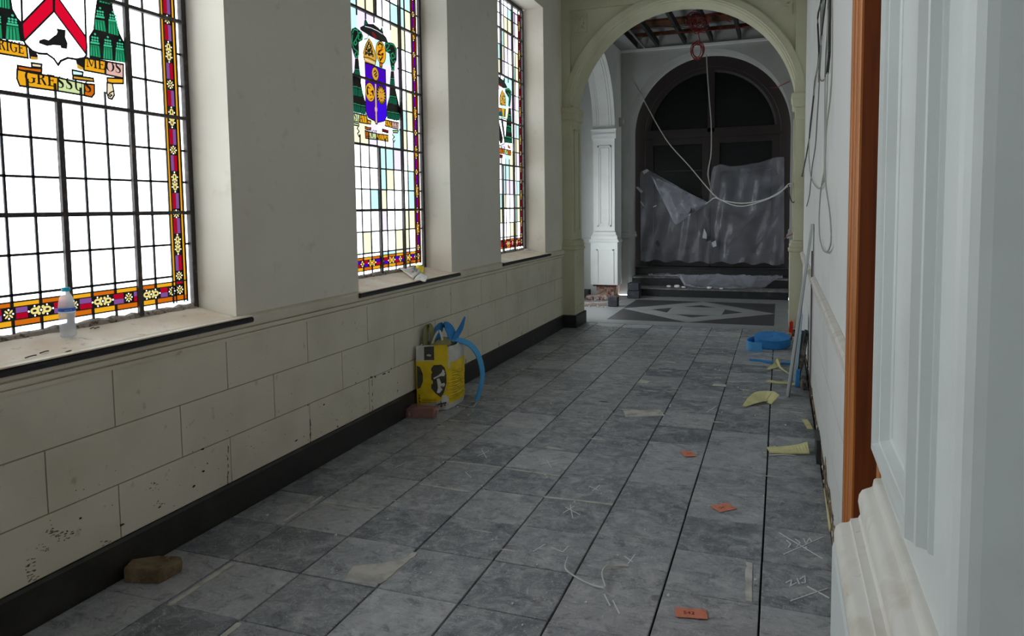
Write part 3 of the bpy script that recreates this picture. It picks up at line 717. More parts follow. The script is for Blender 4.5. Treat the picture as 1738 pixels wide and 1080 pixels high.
    P(None, 'orange', 'ribbon', True, T(U([(244, 680), (300, 700), (300, 795), (252, 786)]))); P(None, 'pgreen', 'ribbon', True, T(U([(300, 700), (412, 722), (412, 806), (300, 795)])))
    P(None, 'amber', 'ribbon', True, T(U([(412, 722), (576, 745), (572, 835), (412, 806)])))
    for s in ([(150, 625), (135, 650), (165, 690), (140, 720), (160, 765), (172, 740)], [(640, 712), (632, 740), (662, 770), (632, 800), (650, 845), (668, 815)]): a.line(T(U(s)), .010, 'paint', 'ribbon')
    def W(word, p0, p1, h):
        q0 = T(U([p0]))[0]; q1 = T(U([p1]))[0]; z = (q0[1]+q1[1])/2; write(a, word, q0[0], q1[0], z, z+h, 'ribbon')
    W('SUAVI', (90, 532), (280, 566), .062); W('ASCER', (536, 606), (714, 645), .062); W('DOCTRINA', (254, 770), (570, 822), .064)
def crest_three(a):
    S = 6.356; T = px_art(a, S, S, 840, 110); w = .010
    def P(pts, m, part, ol=True):
        q = T(pts); a.add(q, m, part)
        if ol: a.outline(q, w, part)
    tassel_block(a, T, [(148, 465), (172, 470), (180, 620), (188, 850), (104, 842), (108, 740), (128, 600), (140, 540)],
                 [(138, 172, 560, 600), (130, 158, 680, 725), (158, 178, 690, 730), (110, 134, 795, 835), (138, 158, 800, 838), (162, 182, 805, 842)])
    a.add(T([(110, 262), (150, 250), (178, 290), (172, 380), (162, 460), (144, 440), (150, 360), (112, 295)]), 'paint', 'tassel')
    curls(a, T, [[(118, 270), (150, 265), (168, 300), (160, 370), (148, 400), (158, 440)], [(140, 300), (158, 330), (150, 350)]], .014)
    P([(20, 128), (40, 130), (90, 170), (118, 215), (132, 245), (90, 250), (40, 215), (10, 200)], 'hat', 'hat'); P([(92, 145), (106, 160), (106, 205), (92, 185)], 'dgreen', 'hat')
    a.add(T([(20, 188), (70, 212), (66, 226), (20, 208)]), 'maroon', 'hat')
    P([(78, 268), (102, 310), (117, 370), (115, 442), (85, 436), (52, 430), (50, 360), (60, 310)], 'gold', 'mitre')
    rr = random.Random(8)
    for _ in range(40): a.ell(T([(rr.uniform(58, 110), rr.uniform(330, 420))])[0], .012, .008, rr.choice(('hat', 'lgold', 'hat')), 'mitre', 6)
    P([(20, 240), (40, 250), (42, 440), (20, 440)], 'cream', 'crozier')
    P([(20, 460), (115, 482), (112, 560), (20, 545)], 'teal', 'shield'); a.add(T([(40, 470), (66, 478), (62, 506), (40, 500)]), 'orange', 'shield'); a.add(T([(70, 468), (104, 476), (98, 560), (84, 556), (80, 520)]), 'amber', 'shield')
    q = T([(20, 560), (128, 590), (116, 760), (100, 850), (60, 870), (20, 860)]); a.add(q, 'clearw', 'shield')
    for x in (14, 62): a.add(T([(x, 566+(x-20)*.27), (x+24, 574+(x-20)*.27), (min(x+72, 112), 790), (min(x+68, 100), 845), (x+40, 850)]), 'paint', 'shield')
    a.outline(q, w, 'shield')
    P([(20, 896), (98, 910), (98, 962), (20, 946)], 'orange', 'ribbon'); P([(98, 910), (138, 918), (138, 970), (98, 962)], 'pgreen', 'ribbon'); P([(138, 918), (176, 926), (172, 978), (138, 970)], 'orange', 'ribbon')
    P([(138, 860), (165, 890), (165, 905), (138, 890)], 'orange', 'ribbon'); P([(20, 965), (86, 975), (82, 1005), (20, 995)], 'maroon', 'ribbon')
    q0 = T([(60, 950)])[0]; q1 = T([(170, 975)])[0]; write(a, 'NDO', q0[0], q1[0], q0[1]+.01, q0[1]+.08, 'ribbon')

def build_window(idx, c, stripes, style, crest, label, detail=True):
    zb, zt = 1.105, 3.985
    b = MB()                                                     # iron frame round the glass
    for y0, y1, z0, z1 in ((c-HW+.003, c-.722, zb-.03, zt), (c+.722, c+HW-.003, zb-.03, zt), (c-.722, c+.722, zt-.03, zt+.012)): b.box(XG-.005, XG+.022, y0, y1, z0, z1, 'iron')
    root = b.build('window_%d' % idx); struct(root, label, 'window')
    a = Art(); zl, yl = base_art(a, c, stripes, style)
    if crest: crest(a)
    nm = {'glass': 'glazing', 'border': 'border_glass', 'shield': 'crest_shield', 'tassel': 'crest_tassels', 'ribbon': 'crest_ribbon', 'hat': 'crest_hat', 'mitre': 'crest_mitre', 'crozier': 'crest_crozier'}
    lab = {'border': 'border of orange, red and gold patterned glass', 'shield': 'painted heraldic shield', 'tassel': 'green cords and tassels', 'ribbon': 'yellow motto ribbon', 'hat': 'black hat with green bows', 'mitre': 'gold mitre', 'crozier': 'gold crozier head'}
    parts = a.cut(); crestroot = None
    for part in ('glass', 'border', 'shield', 'tassel', 'hat', 'mitre', 'crozier', 'ribbon'):
        if part not in parts: continue
        m = MB(); ids = {}
        for tri, mt in parts[part]: m.poly([(XG, p[0], p[1]) for p in tri], G[mt])
        par = root
        if part in ('tassel', 'hat', 'mitre', 'crozier', 'ribbon'): par = crestroot or root
        o = m.build(nm[part], par)
        if part == 'shield': crestroot = o
        if part in lab: o['label'] = lab[part]
    # lead cames: thin strips, tied to heavier iron saddle bars on the room side
    b = MB(); lw = .0054; cz = 1e9
    for z in zl:
        if crest and 2.12 < z < 3.0 and detail: 
            segs = [(-.72, -.415), (.385, .72)] if crest is crest_one and z < 2.62 else [(-.72, .72)] if not (2.1 < z < 3.0) else [(-.72, -.38), (.36, .72)]
        else: segs = [(-.72, .72)]
        for u, v in segs:
            if z > 1.3: b.box(XG-.003, XG+.004, c+u, c+.602 if v > .6 else c+v, z-lw, z+lw, 'lead'); 
            if z > 1.3 and v > .6: b.box(XG-.003, XG+.004, c+.695, c+.722, z-lw, z+lw, 'lead')
        if z < 1.3: b.box(XG-.003, XG+.004, c-.60, c+.60, z-lw, z+lw, 'lead')
    for z in (1.1365, 1.2385): b.box(XG-.003, XG+.004, c-.70, c+.70, z-.003, z+.003, 'lead')
    for z in (1.1635, 1.2165): b.box(XG-.003, XG+.003, c-.62, c+.62, z-.0022, z+.0022, 'lead')
    for y in yl:
        if abs(y) > .55: continue
        z1 = 2.095 if (crest and -.3 < y < .37) else zt
        b.box(XG-.003, XG+.004, c+y-lw, c+y+lw, 1.217, z1, 'lead'); b.box(XG-.003, XG+.004, c+y-lw, c+y+lw, zb, 1.163, 'lead')
        if crest:
            b.box(XG-.003, XG+.004, c+y-lw, c+y+lw, 3.05, zt, 'lead'); 
            b.box(XG-.003, XG+.004, c+y-lw*.8, c+y+lw*.8, 2.095, 2.17, 'lead')
    for sg in (-1, 1):
        for t, hw in ((.601, .0035), (.6215, .002), (.6745, .002), (.6965, .0035)): b.box(XG-.003, XG+.004, c+sg*t-hw, c+sg*t+hw, zb+.02, zt-.03, 'lead')
    lead = b.build('lead_came', root)
    for z in (1.60, 2.095, 2.595, 3.10, 3.61):
        b = MB(); b.box(XG+.004, XG+.026, c-.735, c+.735, z-.0085, z+.0085, 'iron'); b.build('saddle_bar', root)
    for y in (-.38, 0, .38):
        b = MB(); z1 = zt if (y != 0 or not crest) else 2.095
        b.box(XG+.006, XG+.022, c+y-.0125, c+y+.0125, zb-.02, z1, 'iron')
        if y == 0 and crest: b.box(XG+.006, XG+.022, c+y-.011, c+y+.011, 3.10, zt, 'iron')
        b.build('mullion_bar', root)
    # stone sill with black slate edge, and the crumbly putty at the foot of the glass
    b = MB(); y0, y1 = c-HW+.002, c+HW-.002; k = 40; rr = random.Random(idx)
    b.prism([(-3.01, y0, 1.03), (XL+.001, y0, 1.03), (XL+.001, y0, 1.040), (XG, y0, 1.090), (-3.01, y0, 1.092)], (0, y1-y0, 0), 'sill')
    b.box(XL, XL+.052, y0-.055, y1+.068, 1.037, 1.043, 'sill')
    sill = b.build('window_sill', root)
    b = MB(); b.sweep([(XL+.0345, y0-.06), (XL+.0345, y1+.072)], [(1.004, 0), (1.006, .014), (1.012, .020), (1.024, .021), (1.032, .016), (1.036, 0)], 'nosing')
    e = b.build('sill_edge', sill); e['label'] = 'black slate sill edge'
    b = MB(); rows = []
    for i in range(k+1):
        y = y0+.01+(y1-y0-.02)*i/k; h = .014+.012*rr.random(); w = .022+.012*rr.random()
        rows.append([(XG+.001, y, 1.085), (XG+.001, y, 1.092+h), (XG+w*.5, y, 1.090+h*.7), (XG+w, y, 1.080)])
    b.grid(rows, 'mortar'); b.build('putty', sill)
    return root
build_window(1, WIN[2], 0, 0, crest_one, 'tall stained-glass window with red chevron shield, boot and green tassels')
build_window(2, WIN[1], 21, 1, crest_two, 'tall stained-glass window with blue shield, mitre and pale striped panes')
build_window(3, WIN[0], 33, 2, crest_three, 'tall stained-glass window nearest the arch, black and white striped shield')
build_window(4, WIN[3], 0, 0, None, 'plain leaded window beside the camera, outside the picture')
build_window(5, WIN[4], 0, 0, None, 'unseen plain leaded window behind the camera, added to light the near pier')  # unseen window added for daylight on the camera-facing side of the near pier
for c in WIN: portal('window_daylight', (XG-.03, c, 2.5), (0, -PI/2, 0), 3.0, 1.5)

# ------------------------------------------------------------------ arches
def arch_wall(b, y0, y1, zs, r, x0, x1, ztop, m, n=40, half=None):
    """a wall slab between y0 and y1 with a round-headed opening"""
    half = half or r
    for xa, xb in ((x0, CX-half), (CX+half, x1)): b.box(xa, xb, y0, y1, 0, zs, m)
    pts = [(x0, zs), (CX-r, zs)]+[(CX-r*math.cos(PI*i/n), zs+r*math.sin(PI*i/n)) for i in range(1, n)]+[(CX+r, zs), (x1, zs), (x1, ztop), (x0, ztop)]
    # fill above the springing as quads from the arch up to the top
    for y, flip in ((y0, 0), (y1, 1)):
        ring_ = [(CX-r*math.cos(PI*i/n), zs+r*math.sin(PI*i/n)) for i in range(n+1)]
        b.poly([(x0, y, zs), (CX-r, y, zs), (CX-r, y, ztop), (x0, y, ztop)], m); b.poly([(CX+r, y, zs), (x1, y, zs), (x1, y, ztop), (CX+r, y, ztop)], m)
        for p, q in zip(ring_, ring_[1:]): b.poly([(p[0], y, p[1]), (q[0], y, q[1]), (q[0], y, ztop), (p[0], y, ztop)], m)
    ring_ = [(CX-r*math.cos(PI*i/n), zs+r*math.sin(PI*i/n)) for i in range(n+1)]
    for p, q in zip(ring_, ring_[1:]): b.poly([(p[0], y0, p[1]), (q[0], y0, q[1]), (q[0], y1, q[1]), (p[0], y1, p[1])], m)

def build_far_arch():
    b = MB(); zs = 2.735; yf, yb = 9.30, 9.76; R = 1.375
    arch_wall(b, yf+.040, yb, zs, R+.02, XL, XR, CEIL, 'arch', half=HALF+.012)
    # raised frame on the face: side strips, top strip, archivolt
    b.box(XL, -2.594, yf-.002, yf+.045, 2.90, CEIL, 'arch'); b.box(.140, XR, yf-.002, yf+.045, 2.90, CEIL, 'arch')
    b.box(-2.594, .140, yf-.002, yf+.045, 4.140, CEIL, 'arch')
    b.arcsweep(CX, zs, [(1.505, yf+.045), (1.505, yf-.006), (1.492, yf-.012), (1.425, yf-.012), (1.418, yf+.002), (1.400, yf+.010), (1.394, yf+.045), (1.382, yf+.050), (1.376, yf+.075), (1.376, yb-.05), (1.384, yb-.02), (1.40, yb)], 'arch', n=64)
    for sx in (-1, 1):                                          # short stilts of the archivolt down to the impost
        xa = CX+sx*1.376; xb = CX+sx*1.505
        b.box(min(xa, xb), max(xa, xb), yf-.010, yf+.05, 2.60, zs, 'arch')
    # square relief blocks in the spandrels, worn carving
    for x0, x1, z0, z1 in ((-2.565, -2.375, 3.86, 4.10), (-.09, .10, 3.83, 4.11)):
        b.box(x0, x1, yf+.030, yf+.042, z0, z1, 'arch'); rr = random.Random(3)
        for _ in range(26):
            x, z = rr.uniform(x0+.02, x1-.02), rr.uniform(z0+.03, z1-.02); w = rr.uniform(.006, .016)
            b.prism([(x+w*math.cos(t*1.26+z*40), yf+.022, z+w*.8*math.sin(t*1.26+z*40)) for t in range(5)], (0, .008, 0), 'arch')
    o = b.build('wall_arch'); struct(o, 'olive cream end wall with round arch leading to the dark vestibule', 'wall')
    # piers: plinth, moulded base, panelled shaft, impost
    for sx, nm, lab in ((-1, 'pier', 'cream left pier of the far arch with black stone foot'), (1, 'pier', 'cream right pier of the far arch with broken bare foot')):
        b = MB(); xj = CX+sx*HALF; xw = XL if sx < 0 else XR; rev = sx > 0
        path = [(xw, yf), (xj, yf), (xj, yb)]
        if rev: path = [(xj, yb), (xj, yf), (xw, yf)]
        zb = .0 if sx < 0 else .125
        b.sweep(path, [(zb, -.02), (zb, .038), (1.035, .038), (1.035, -.02)], 'arch')
        b.sweep(path, [(1.035, -.02), (1.035, .052), (1.046, .058), (1.062, .054), (1.070, .040), (1.088, .040), (1.094, .048), (1.110, .046), (1.118, .030), (1.136, .030), (1.142, .036), (1.152, .030), (1.166, .010), (1.172, -.02)], 'arch')
        b.sweep(path, [(1.17, -.02), (1.17, .0), (2.74, .0), (2.74, -.02)], 'arch')
        b.sweep(path, [(2.735, -.02), (2.738, .012), (2.752, .030), (2.830, .032), (2.838, .044), (2.900, .046), (2.912, .030), (2.920, -.02)], 'arch')
        y0, y1 = yf+.10, yb-.10                                 # panel moulding on the jamb face
        for (ya, yc, za, zc) in ((y0, y1, 1.27, 1.295), (y0, y1, 2.60, 2.625), (y0, y0+.022, 1.27, 2.625), (y1-.022, y1, 1.27, 2.625)):
            b.box(min(xj, xj-sx*.014), max(xj, xj-sx*.014), ya, yc, za, zc, 'arch')
        for (ya, yc, za, zc) in ((y0-.02, y1+.02, .26, .285), (y0-.02, y1+.02, .92, .945)):
            b.box(min(xj-sx*.036, xj-sx*.046), max(xj-sx*.036, xj-sx*.046), ya, yc, za, zc, 'arch')
        if sx > 0:                                              # ragged plaster and dark hole where the skirting was torn off
            rr = random.Random(2)
            for k in range(12):
                x = xj-.03+k*.017; b.box(x, x+.017, yf-.030, yf+.02, .118+rr.uniform(-.02, .012), .14, 'white')
            b.box(xj-.0, xw, yf+.0, yb, 0, .125, 'dirt')
        o = b.build(nm, bevel=.004); struct(o, lab, 'pier')
build_far_arch()

def build_right():
    b = MB()
    b.box(XR, XR+.35, 2.50, 9.76, 0, CEIL, 'white'); b.box(XR, XR+.35, 1.55, 2.50, 2.75, CEIL, 'white')
    rr = random.Random(9); g = .0026
    for z0, z1, off in ((.125, .345, 2.62), (.350, .618, 2.98), (.624, .930, 2.62)):
        ks = [off+.72*k for k in range(0, 11)]
        ks = [2.715]+[k for k in ks if k > 2.78]+[9.27]
        for a, c in zip(ks, ks[1:]):
            if c > 9.28 or a >= c: continue
            b.box(XR-.005, XR, a+g, c-g, z0, z1, 'white')
    b.box(XR-.003, XR, 2.715, 9.27, .030, .125, 'dirt'); b.box(XR-.004, XR, 2.715, 9.27, -.05, .022, 'bed')
    for _ in range(90):                                         # lumps of render where the skirting came off
        y, z = rr.uniform(2.78, 9.2), rr.uniform(.02, .15); w, h = rr.uniform(.01, .05), rr.uniform(.006, .02)
        b.prism([(XR-.004, y+w*math.cos(t*1.05)*rr.uniform(.6, 1.1), z+h*math.sin(t*1.05)*rr.uniform(.6, 1.1)) for t in range(6)], (-.006, 0, 0), rr.choice(('dirt', 'dirt', 'white', 'chip')))
    o = b.build('wall_right'); struct(o, 'pale right wall with scored block lines and stripped skirting', 'wall')
    b = MB()
    prof = [(.926, 0), (.926, .012), (.946, .012), (.952, .008), (.956, .022), (.984, .024), (.990, .016), (.994, .030), (1.026, .034), (1.038, .026), (1.046, .004), (1.046, 0)]
    b.sweep([(XR-.0005, 6.05), (XR-.0005, 2.715)], prof, 'pierdirt')
    o = b.build('trim_2'); struct(o, 'dusty moulded chair rail on the right wall, broken off short', 'trim')
    b = MB(); b.sweep([(XR-.0005, 9.27), (XR-.0005, 6.75)], prof, 'pierdirt')
    o = b.build('trim_3'); struct(o, 'far length of chair rail beyond the leaning board', 'trim')
    b = MB()                                                    # lower render patch beside the oak door
    b.prism([(XR-.008, 3.55, 0), (XR-.008, 4.35, 0), (XR-.008, 4.30, .20), (XR-.008, 4.1, .12), (XR-.008, 3.9, .16), (XR-.008, 3.6, .09)], (.006, 0, 0), 'dirt')
    b.prism([(XR-.03, 4.75, .0), (XR-.03, 5.0, .0), (XR-.03, 4.98, .15), (XR-.03, 4.78, .14)], (.028, 0, 0), 'bstone')
    o = b.build('trim_4'); struct(o, 'last scrap of dark skirting and torn render on the right wall', 'trim')
    # oak door frame: stepped architrave, reveal and leaf
    root = empty('door_1', (XR+.1, 2.05, 0), 'varnished oak door surround on the right wall behind the white pier', 'door', kind='structure')
    def casing(y_out, y_in):
        b = MB(); s = 1 if y_in > y_out else -1; L = abs(y_in-y_out)
        pr = [(0, XR), (0, .218), (.008, .2145), (.06, .2145), (.066, .218), (.070, .238), (.103, .238), (.106, .222), (.112, .216), (.14, .216), (.146, .220), (.150, .240), (.183, .240), (.186, .224), (.192, .2175), (.25, .2185), (L, .222), (L, XR+.01)]
        b.prism([(x, y_out+s*t, 0) for t, x in pr], (0, 0, 2.86), 'wood')
        o = b.build('architrave', root)
    casing(2.708, 2.450); casing(1.60, 1.858)
    b = MB(); b.box(.218, XR+.01, 1.858, 2.45, 2.60, 2.86, 'wood'); b.build('architrave', root)
    b = MB(); b.box(.2275, XR+.30, 2.446, 2.50, 0, 2.74, 'wood_shaded'); b.box(.228, XR+.30, 1.70, 1.754, 0, 2.74, 'wood_shaded'); b.box(.228, XR+.30, 1.754, 2.446, 2.68, 2.74, 'wood_shaded'); b.build('door_lining', root)
    b = MB(); b.box(XR+.16, XR+.21, 1.756, 2.444, .01, 2.68, 'wood')
    for z0, z1 in ((.2, .95), (1.15, 1.8), (1.95, 2.55)): b.box(XR+.15, XR+.17, 1.88, 2.32, z0, z1, 'wood')
    b.build('door_leaf', root, bevel=.004)
build_right()

def build_near_pier():
    xf = .195; y0, y1 = .955, 1.575
    b = MB()
    b.prism([(xf+.030, y0, 0), (xf+.018, y0+.003, 0), (xf+.009, y0+.009, 0), (xf+.003, y0+.018, 0), (xf, y0+.030, 0), (xf, y1, 0), (1.6, y1, 0), (1.6, y0, 0)], (0, 0, CEIL), 'pier')
    o = b.build('pier', smooth=False); struct(o, 'near white panelled pier filling the right edge of the picture', 'pier')
    root = o
    # plinth and moulded base along the jamb face (offset measured from the shaft face)
    path = [(xf, y1), (xf, y0+.012)]
    m = MB(); m.sweep(path, [(0, -.01), (0, .087), (.900, .087), (.912, .084), (.912, -.01)], 'pier'); m.build('plinth', root)
    m = MB(); m.sweep(path, [(.908, -.01), (.908, .080), (.914, .0835), (.930, .0845), (.944, .081), (.953, .072), (.9555, .060), (.9585, .0555), (.964, .0545), (.9655, .048),
                             (.968, .040), (.976, .0365), (.988, .0385), (1.002, .041), (1.016, .0395), (1.026, .034), (1.0305, .026), (1.033, .020), (1.036, .0155), (1.050, .0135), (1.053, .010), (1.054, .004), (1.055, -.01)], 'pierdirt')
    o = m.build('base_moulding', root, smooth=True)
    o['label'] = 'dusty stepped base moulding'
    # bolection frame: stepped moulding standing proud of the shaft
    ridge = [(0, 0), (.002, .006), (.005, .007), (.007, .020), (.010, .022), (.014, .0325), (.026, .0325), (.029, .027), (.031, .022), (.034, .021), (.040, .006), (.044, .003), (.047, -.004)]
    def frame(name, ya, yb, za, zb, prof, mm):
        """frame of mouldings: prof gives (distance inwards from the outer edge, height above the shaft face)"""
        m = MB(); rows = []
        for sy, sz in ((0, 0), (0, 1), (1, 1), (1, 0), (0, 0)):
            row = []
            for t, h in prof: row.append((xf-h, (ya+t) if sy == 0 else (yb-t), (za+t) if sz == 0 else (zb-t)))
            rows.append(row)
        m.grid(rows, mm); return m.build(name, root)
    o = frame('panel_moulding', 1.060, 1.474, 1.135, 3.9, ridge, 'pier')
    m = MB(); m.box(xf-.001, xf+.01, 1.10, 1.434, 1.17, 3.86, 'pier'); m.build('panel', root)
    # the arch overhead and the rest of the wall it belongs to
    b = MB(); zs = 2.735
    n = 40; R = 1.41
    ring_ = [(CX-R*math.cos(PI*i/n), zs+R*math.sin(PI*i/n)) for i in range(n+1)]
    for y in (y0, y1):
        for p, q in zip(ring_, ring_[1:]): b.poly([(p[0], y, p[1]), (q[0], y, q[1]), (q[0], y, CEIL), (p[0], y, CEIL)], 'pier')
    for p, q in zip(ring_, ring_[1:]): b.poly([(p[0], y0, p[1]), (q[0], y0, q[1]), (q[0], y1, q[1]), (p[0], y1, p[1])], 'pier')
    b.box(XL, CX-R, y0, 1.56, 0, zs, 'pier')
    o = b.build('wall_near'); struct(o, 'white arch overhead between the camera and the corridor, outside the picture', 'wall')
build_near_pier()

def build_shell():
    b = MB(); b.box(-3.02, 2.6, -5.1, 9.70, CEIL, CEIL+.1, 'joist'); o = b.build('ceiling'); struct(o, 'unseen ceiling above the corridor, darkened to cut bounced light', 'ceiling')  # unseen ceiling, given the dark joist colour to reduce bounce onto floor and dado
    b = MB(); b.box(-3.02, 2.6, -5.1, -5.0, -.1, CEIL, 'white'); o = b.build('wall_back'); struct(o, 'plain wall behind the camera', 'wall')
    b = MB(); b.box(2.4, 2.5, -5.0, .985, -.1, CEIL, 'white'); o = b.build('wall_side'); struct(o, 'plain wall to the right behind the camera', 'wall')
build_shell()

# ------------------------------------------------------------------ vestibule beyond the arch
def build_vestibule():
    YB = 13.10; yb2 = 13.75; zs = 2.92
    b = MB(); arch_wall(b, YB, yb2, zs, HALF, -3.65, XR+.2, 5.0, 'grey'); 
    b.sweep([(CX-HALF, yb2), (CX-HALF, YB), (XL, YB)][::-1], [(1.03, -.01), (1.03, .03), (1.06, .036), (1.09, .02), (1.12, .02), (1.15, .0), (1.15, -.01)], 'grey')
    b.sweep([(CX+HALF, yb2), (CX+HALF, YB), (XR, YB)], [(1.03, -.01), (1.03, .045), (1.06, .05), (1.10, .02), (1.15, .02), (1.18, .0), (1.18, -.01)], 'grey')
    o = b.build('wall_vestibule'); struct(o, 'grey back wall of the vestibule with round arch over the steps', 'wall')
    # left side wall, with the arched opening that lets daylight in
    b = MB(); t0, t1 = -3.10, XL; ya, yc = 10.05, 12.56; cyc = (ya+yc)/2; r = (yc-ya)/2; zz = 2.92; n = 40
    b.box(t0, t1, 9.76, ya, 0, 5, 'white'); b.box(t0, t1, yc, YB, 0.20, 5, 'white')
    b.box(t0+.04, t1-.04, yc+.05, YB, -.05, .20, 'brickw')
    rg = [(cyc-r*math.cos(PI*i/n), zz+r*math.sin(PI*i/n)) for i in range(n+1)]
    for x in (t0, t1):
        for p, q in zip(rg, rg[1:]): b.poly([(x, p[0], p[1]), (x, q[0], q[1]), (x, q[0], 5), (x, p[0], 5)], 'white')
    for p, q in zip(rg, rg[1:]): b.poly([(t0, p[0], p[1]), (t0, q[0], q[1]), (t1, q[0], q[1]), (t1, p[0], p[1])], 'white')
    # panel mouldings on soffit and jamb
    for x0, x1 in ((t0+.06, t0+.075), (t1-.075, t1-.06), (t0+.10, t0+.108), (t1-.108, t1-.10)):
        b.arcsweep(cyc, zz, [(r, x0), (r-.014, x0), (r-.014, x1), (r, x1)], 'white', a0=.06, a1=PI-.06, n=40, axis='x')
    o = b.build('wall_opening'); struct(o, 'white side wall of the vestibule with a daylit arched opening', 'wall')
    b = MB(); xa, xb = t0+.03, t1                               # pilaster on the far jamb
    def face(x0, x1, z0, z1, d, m='white'): b.box(x0, x1, yc-d, yc+.01, z0, z1, m)
    face(xa, xb, 1.18, 2.80, .03); face(xa-.04, xb+.03, 2.78, 2.93, .06); face(xa-.02, xb+.01, 2.84, 2.87, .072); face(xa-.05, xb+.04, 2.93, 2.95, .075)
    for x0, x1, z0, z1 in ((xa+.06, xa+.08, 1.26, 2.66), (xb-.08, xb-.06, 1.26, 2.66), (xa+.06, xb-.06, 1.26, 1.28), (xa+.06, xb-.06, 2.64, 2.66),
                           (xa+.10, xa+.11, 1.30, 2.62), (xb-.11, xb-.10, 1.30, 2.62), (xa+.10, xb-.10, 1.30, 1.31), (xa+.10, xb-.10, 2.61, 2.62)): face(x0, x1, z0, z1, .046)
    pth = [(xa, yc+.01), (xa, yc-.03), (xb, yc-.03), (xb, yc+.2)]
    b.sweep(pth, [(.98, -.02), (.98, .075), (1.0, .085), (1.02, .075), (1.05, .055), (1.075, .055), (1.10, .045), (1.12, .028), (1.16, .018), (1.18, -.02)], 'white')
    b.sweep(pth, [(.235, -.02), (.235, .06), (.98, .06), (.98, -.02)], 'white')
    for x0, x1, z0, z1 in ((xa+.05, xa+.075, .27, .86), (xb-.03, xb-.005, .27, .86), (xa+.05, xb-.005, .84, .865)): b.box(x0, x1, yc-.105, yc-.08, z0, z1, 'white')
    b.box(xa-.03, xb+.02, yc-.055, yc+.05, .205, .238, 'redbr')
    o = b.build('pilaster'); struct(o, 'white panelled pilaster lit by daylight, its foot hacked away', 'pilaster')
    b = MB()                                                    # wing beyond the opening: back wall with dado rail, near wall, roof
    b.box(-3.42, t0, 12.80, 13.0, 0, 5, 'white'); b.sweep([(-3.38, 12.80), (t0, 12.80)], [(.92, 0), (.92, .02), (.95, .035), (.99, .035), (1.0, .045), (1.03, .045), (1.05, 0)], 'white')
    b.box(-3.38, t0, 9.70, 9.78, 0, 5, 'white')
    o = b.build('wall_wing'); struct(o, 'bright white wall seen through the side opening of the vestibule', 'wall')
    b = MB(); b.box(XR, XR+.2, 9.76, YB, 0, 5, 'grey'); o = b.build('wall_vestibule_right'); struct(o, 'grey right wall of the vestibule', 'wall')
    # ceiling frame with its boards stripped off
    b = MB(); b.box(-3.65, XR+.3, 9.70, 13.2, 4.64, 4.7, 'board_w')
    b.box(XL, XR, YB-.05, YB, 4.335, 4.375, 'white'); b.box(XL, XL+.30, 9.76, YB, 4.375, 4.40, 'board_w')
    b.box(XL, XR, 12.15, 12.55, 4.60, 4.638, 'lath'); b.box(XL, XR, 12.68, 12.74, 4.50, 4.56, 'lath')
    o = b.build('ceiling_1'); struct(o, 'stripped vestibule ceiling showing boards and brown lath', 'ceiling')
    for i, x in enumerate((-2.43, -2.05, -1.58, -1.14, -.68, -.22)):
        b = MB(); b.box(x-.024, x+.024, 9.78, YB-.051, 4.385, 4.49, 'joist')
        o = b.build('ceiling_joist'); tag(o, ('dark timber ceiling joist, %s of the six counted from the daylit side' % ('first', 'second', 'third', 'fourth', 'fifth', 'sixth')[i]), 'joist', 'vestibule ceiling joists')
    b = MB(); b.box(-2.30, -2.27, 9.78, YB-.051, 4.378, 4.40, 'steel'); o = b.build('metal_stud'); tag(o, 'thin galvanised metal stud between the two leftmost ceiling joists', 'stud')
    b = MB(); b.box(-3.42, -3.38, 9.70, 9.95, 0, 5, 'white'); b.box(-3.42, -3.38, 11.75, 12.8, 0, 5, 'white'); b.box(-3.42, -3.38, 9.95, 11.75, 2.2, 5, 'white'); b.box(-3.42, -3.38, 9.95, 11.75, 0, .3, 'white')
    o = b.build('wall_wing_mask'); struct(o, 'unseen end wall added to the side wing, its opening sized to tune the daylight', 'wall')  # unseen screen that limits how much daylight reaches the pilaster and vestibule
    portal('side_daylight', (-3.40, 10.85, 1.25), (0, -PI/2, 0), 1.9, 1.8)
    # three black stone steps up to the door
    steps = empty('stone_steps', (CX, 13.2, 0), 'three dusty black stone steps below the wooden doors', 'steps', kind='structure')
    for i, (y0, y1, z0, z1, xl, xr) in enumerate(((12.95, 13.76, 0, .146, -2.46, .145), (13.40, 13.76, .14, .306, -2.57, .14), (13.72, 14.2, .30, .462, -2.57, .14))):
        b = MB()
        b.box(xl, xr, y0, y1, z0, z1-.022, 'bstone'); b.box(xl-.008, xr+.004, y0-.018, y1, z1-.022, z1, 'bdust' if i < 2 else 'bstone'); b.build('step', steps, bevel=.006)
    # arched mahogany doors
    YD = 13.92; door = empty('door_2', (CX, YD, .46), 'dark mahogany arched double doors behind plastic sheeting', 'door', kind='structure')
    b = MB(); arch_wall(b, YD, YD+.10, zs, HALF-.16, -2.62, .19, 4.45, 'door'); b.build('door_frame', door)
    Ri = HALF-.16
    b = MB(); b.arcsweep(CX, zs, [(Ri-.10, YD+.09), (Ri-.10, YD+.005), (Ri-.06, YD-.015), (Ri, YD-.012), (Ri+.02, YD+.02)], 'door', n=40); b.box(CX-Ri, CX+Ri, YD-.02, YD+.09, 2.86, 3.02, 'door'); b.build('fanlight_frame', door)
    b = MB(); b.box(CX-.06, CX+.06, YD-.02, YD+.08, 2.95, 4.1, 'door'); b.build('fanlight_bar', door)
    b = MB(); b.box(CX-Ri, CX+Ri, YD+.06, YD+.07, .46, 4.12, 'dglass'); b.build('door_glass', door)
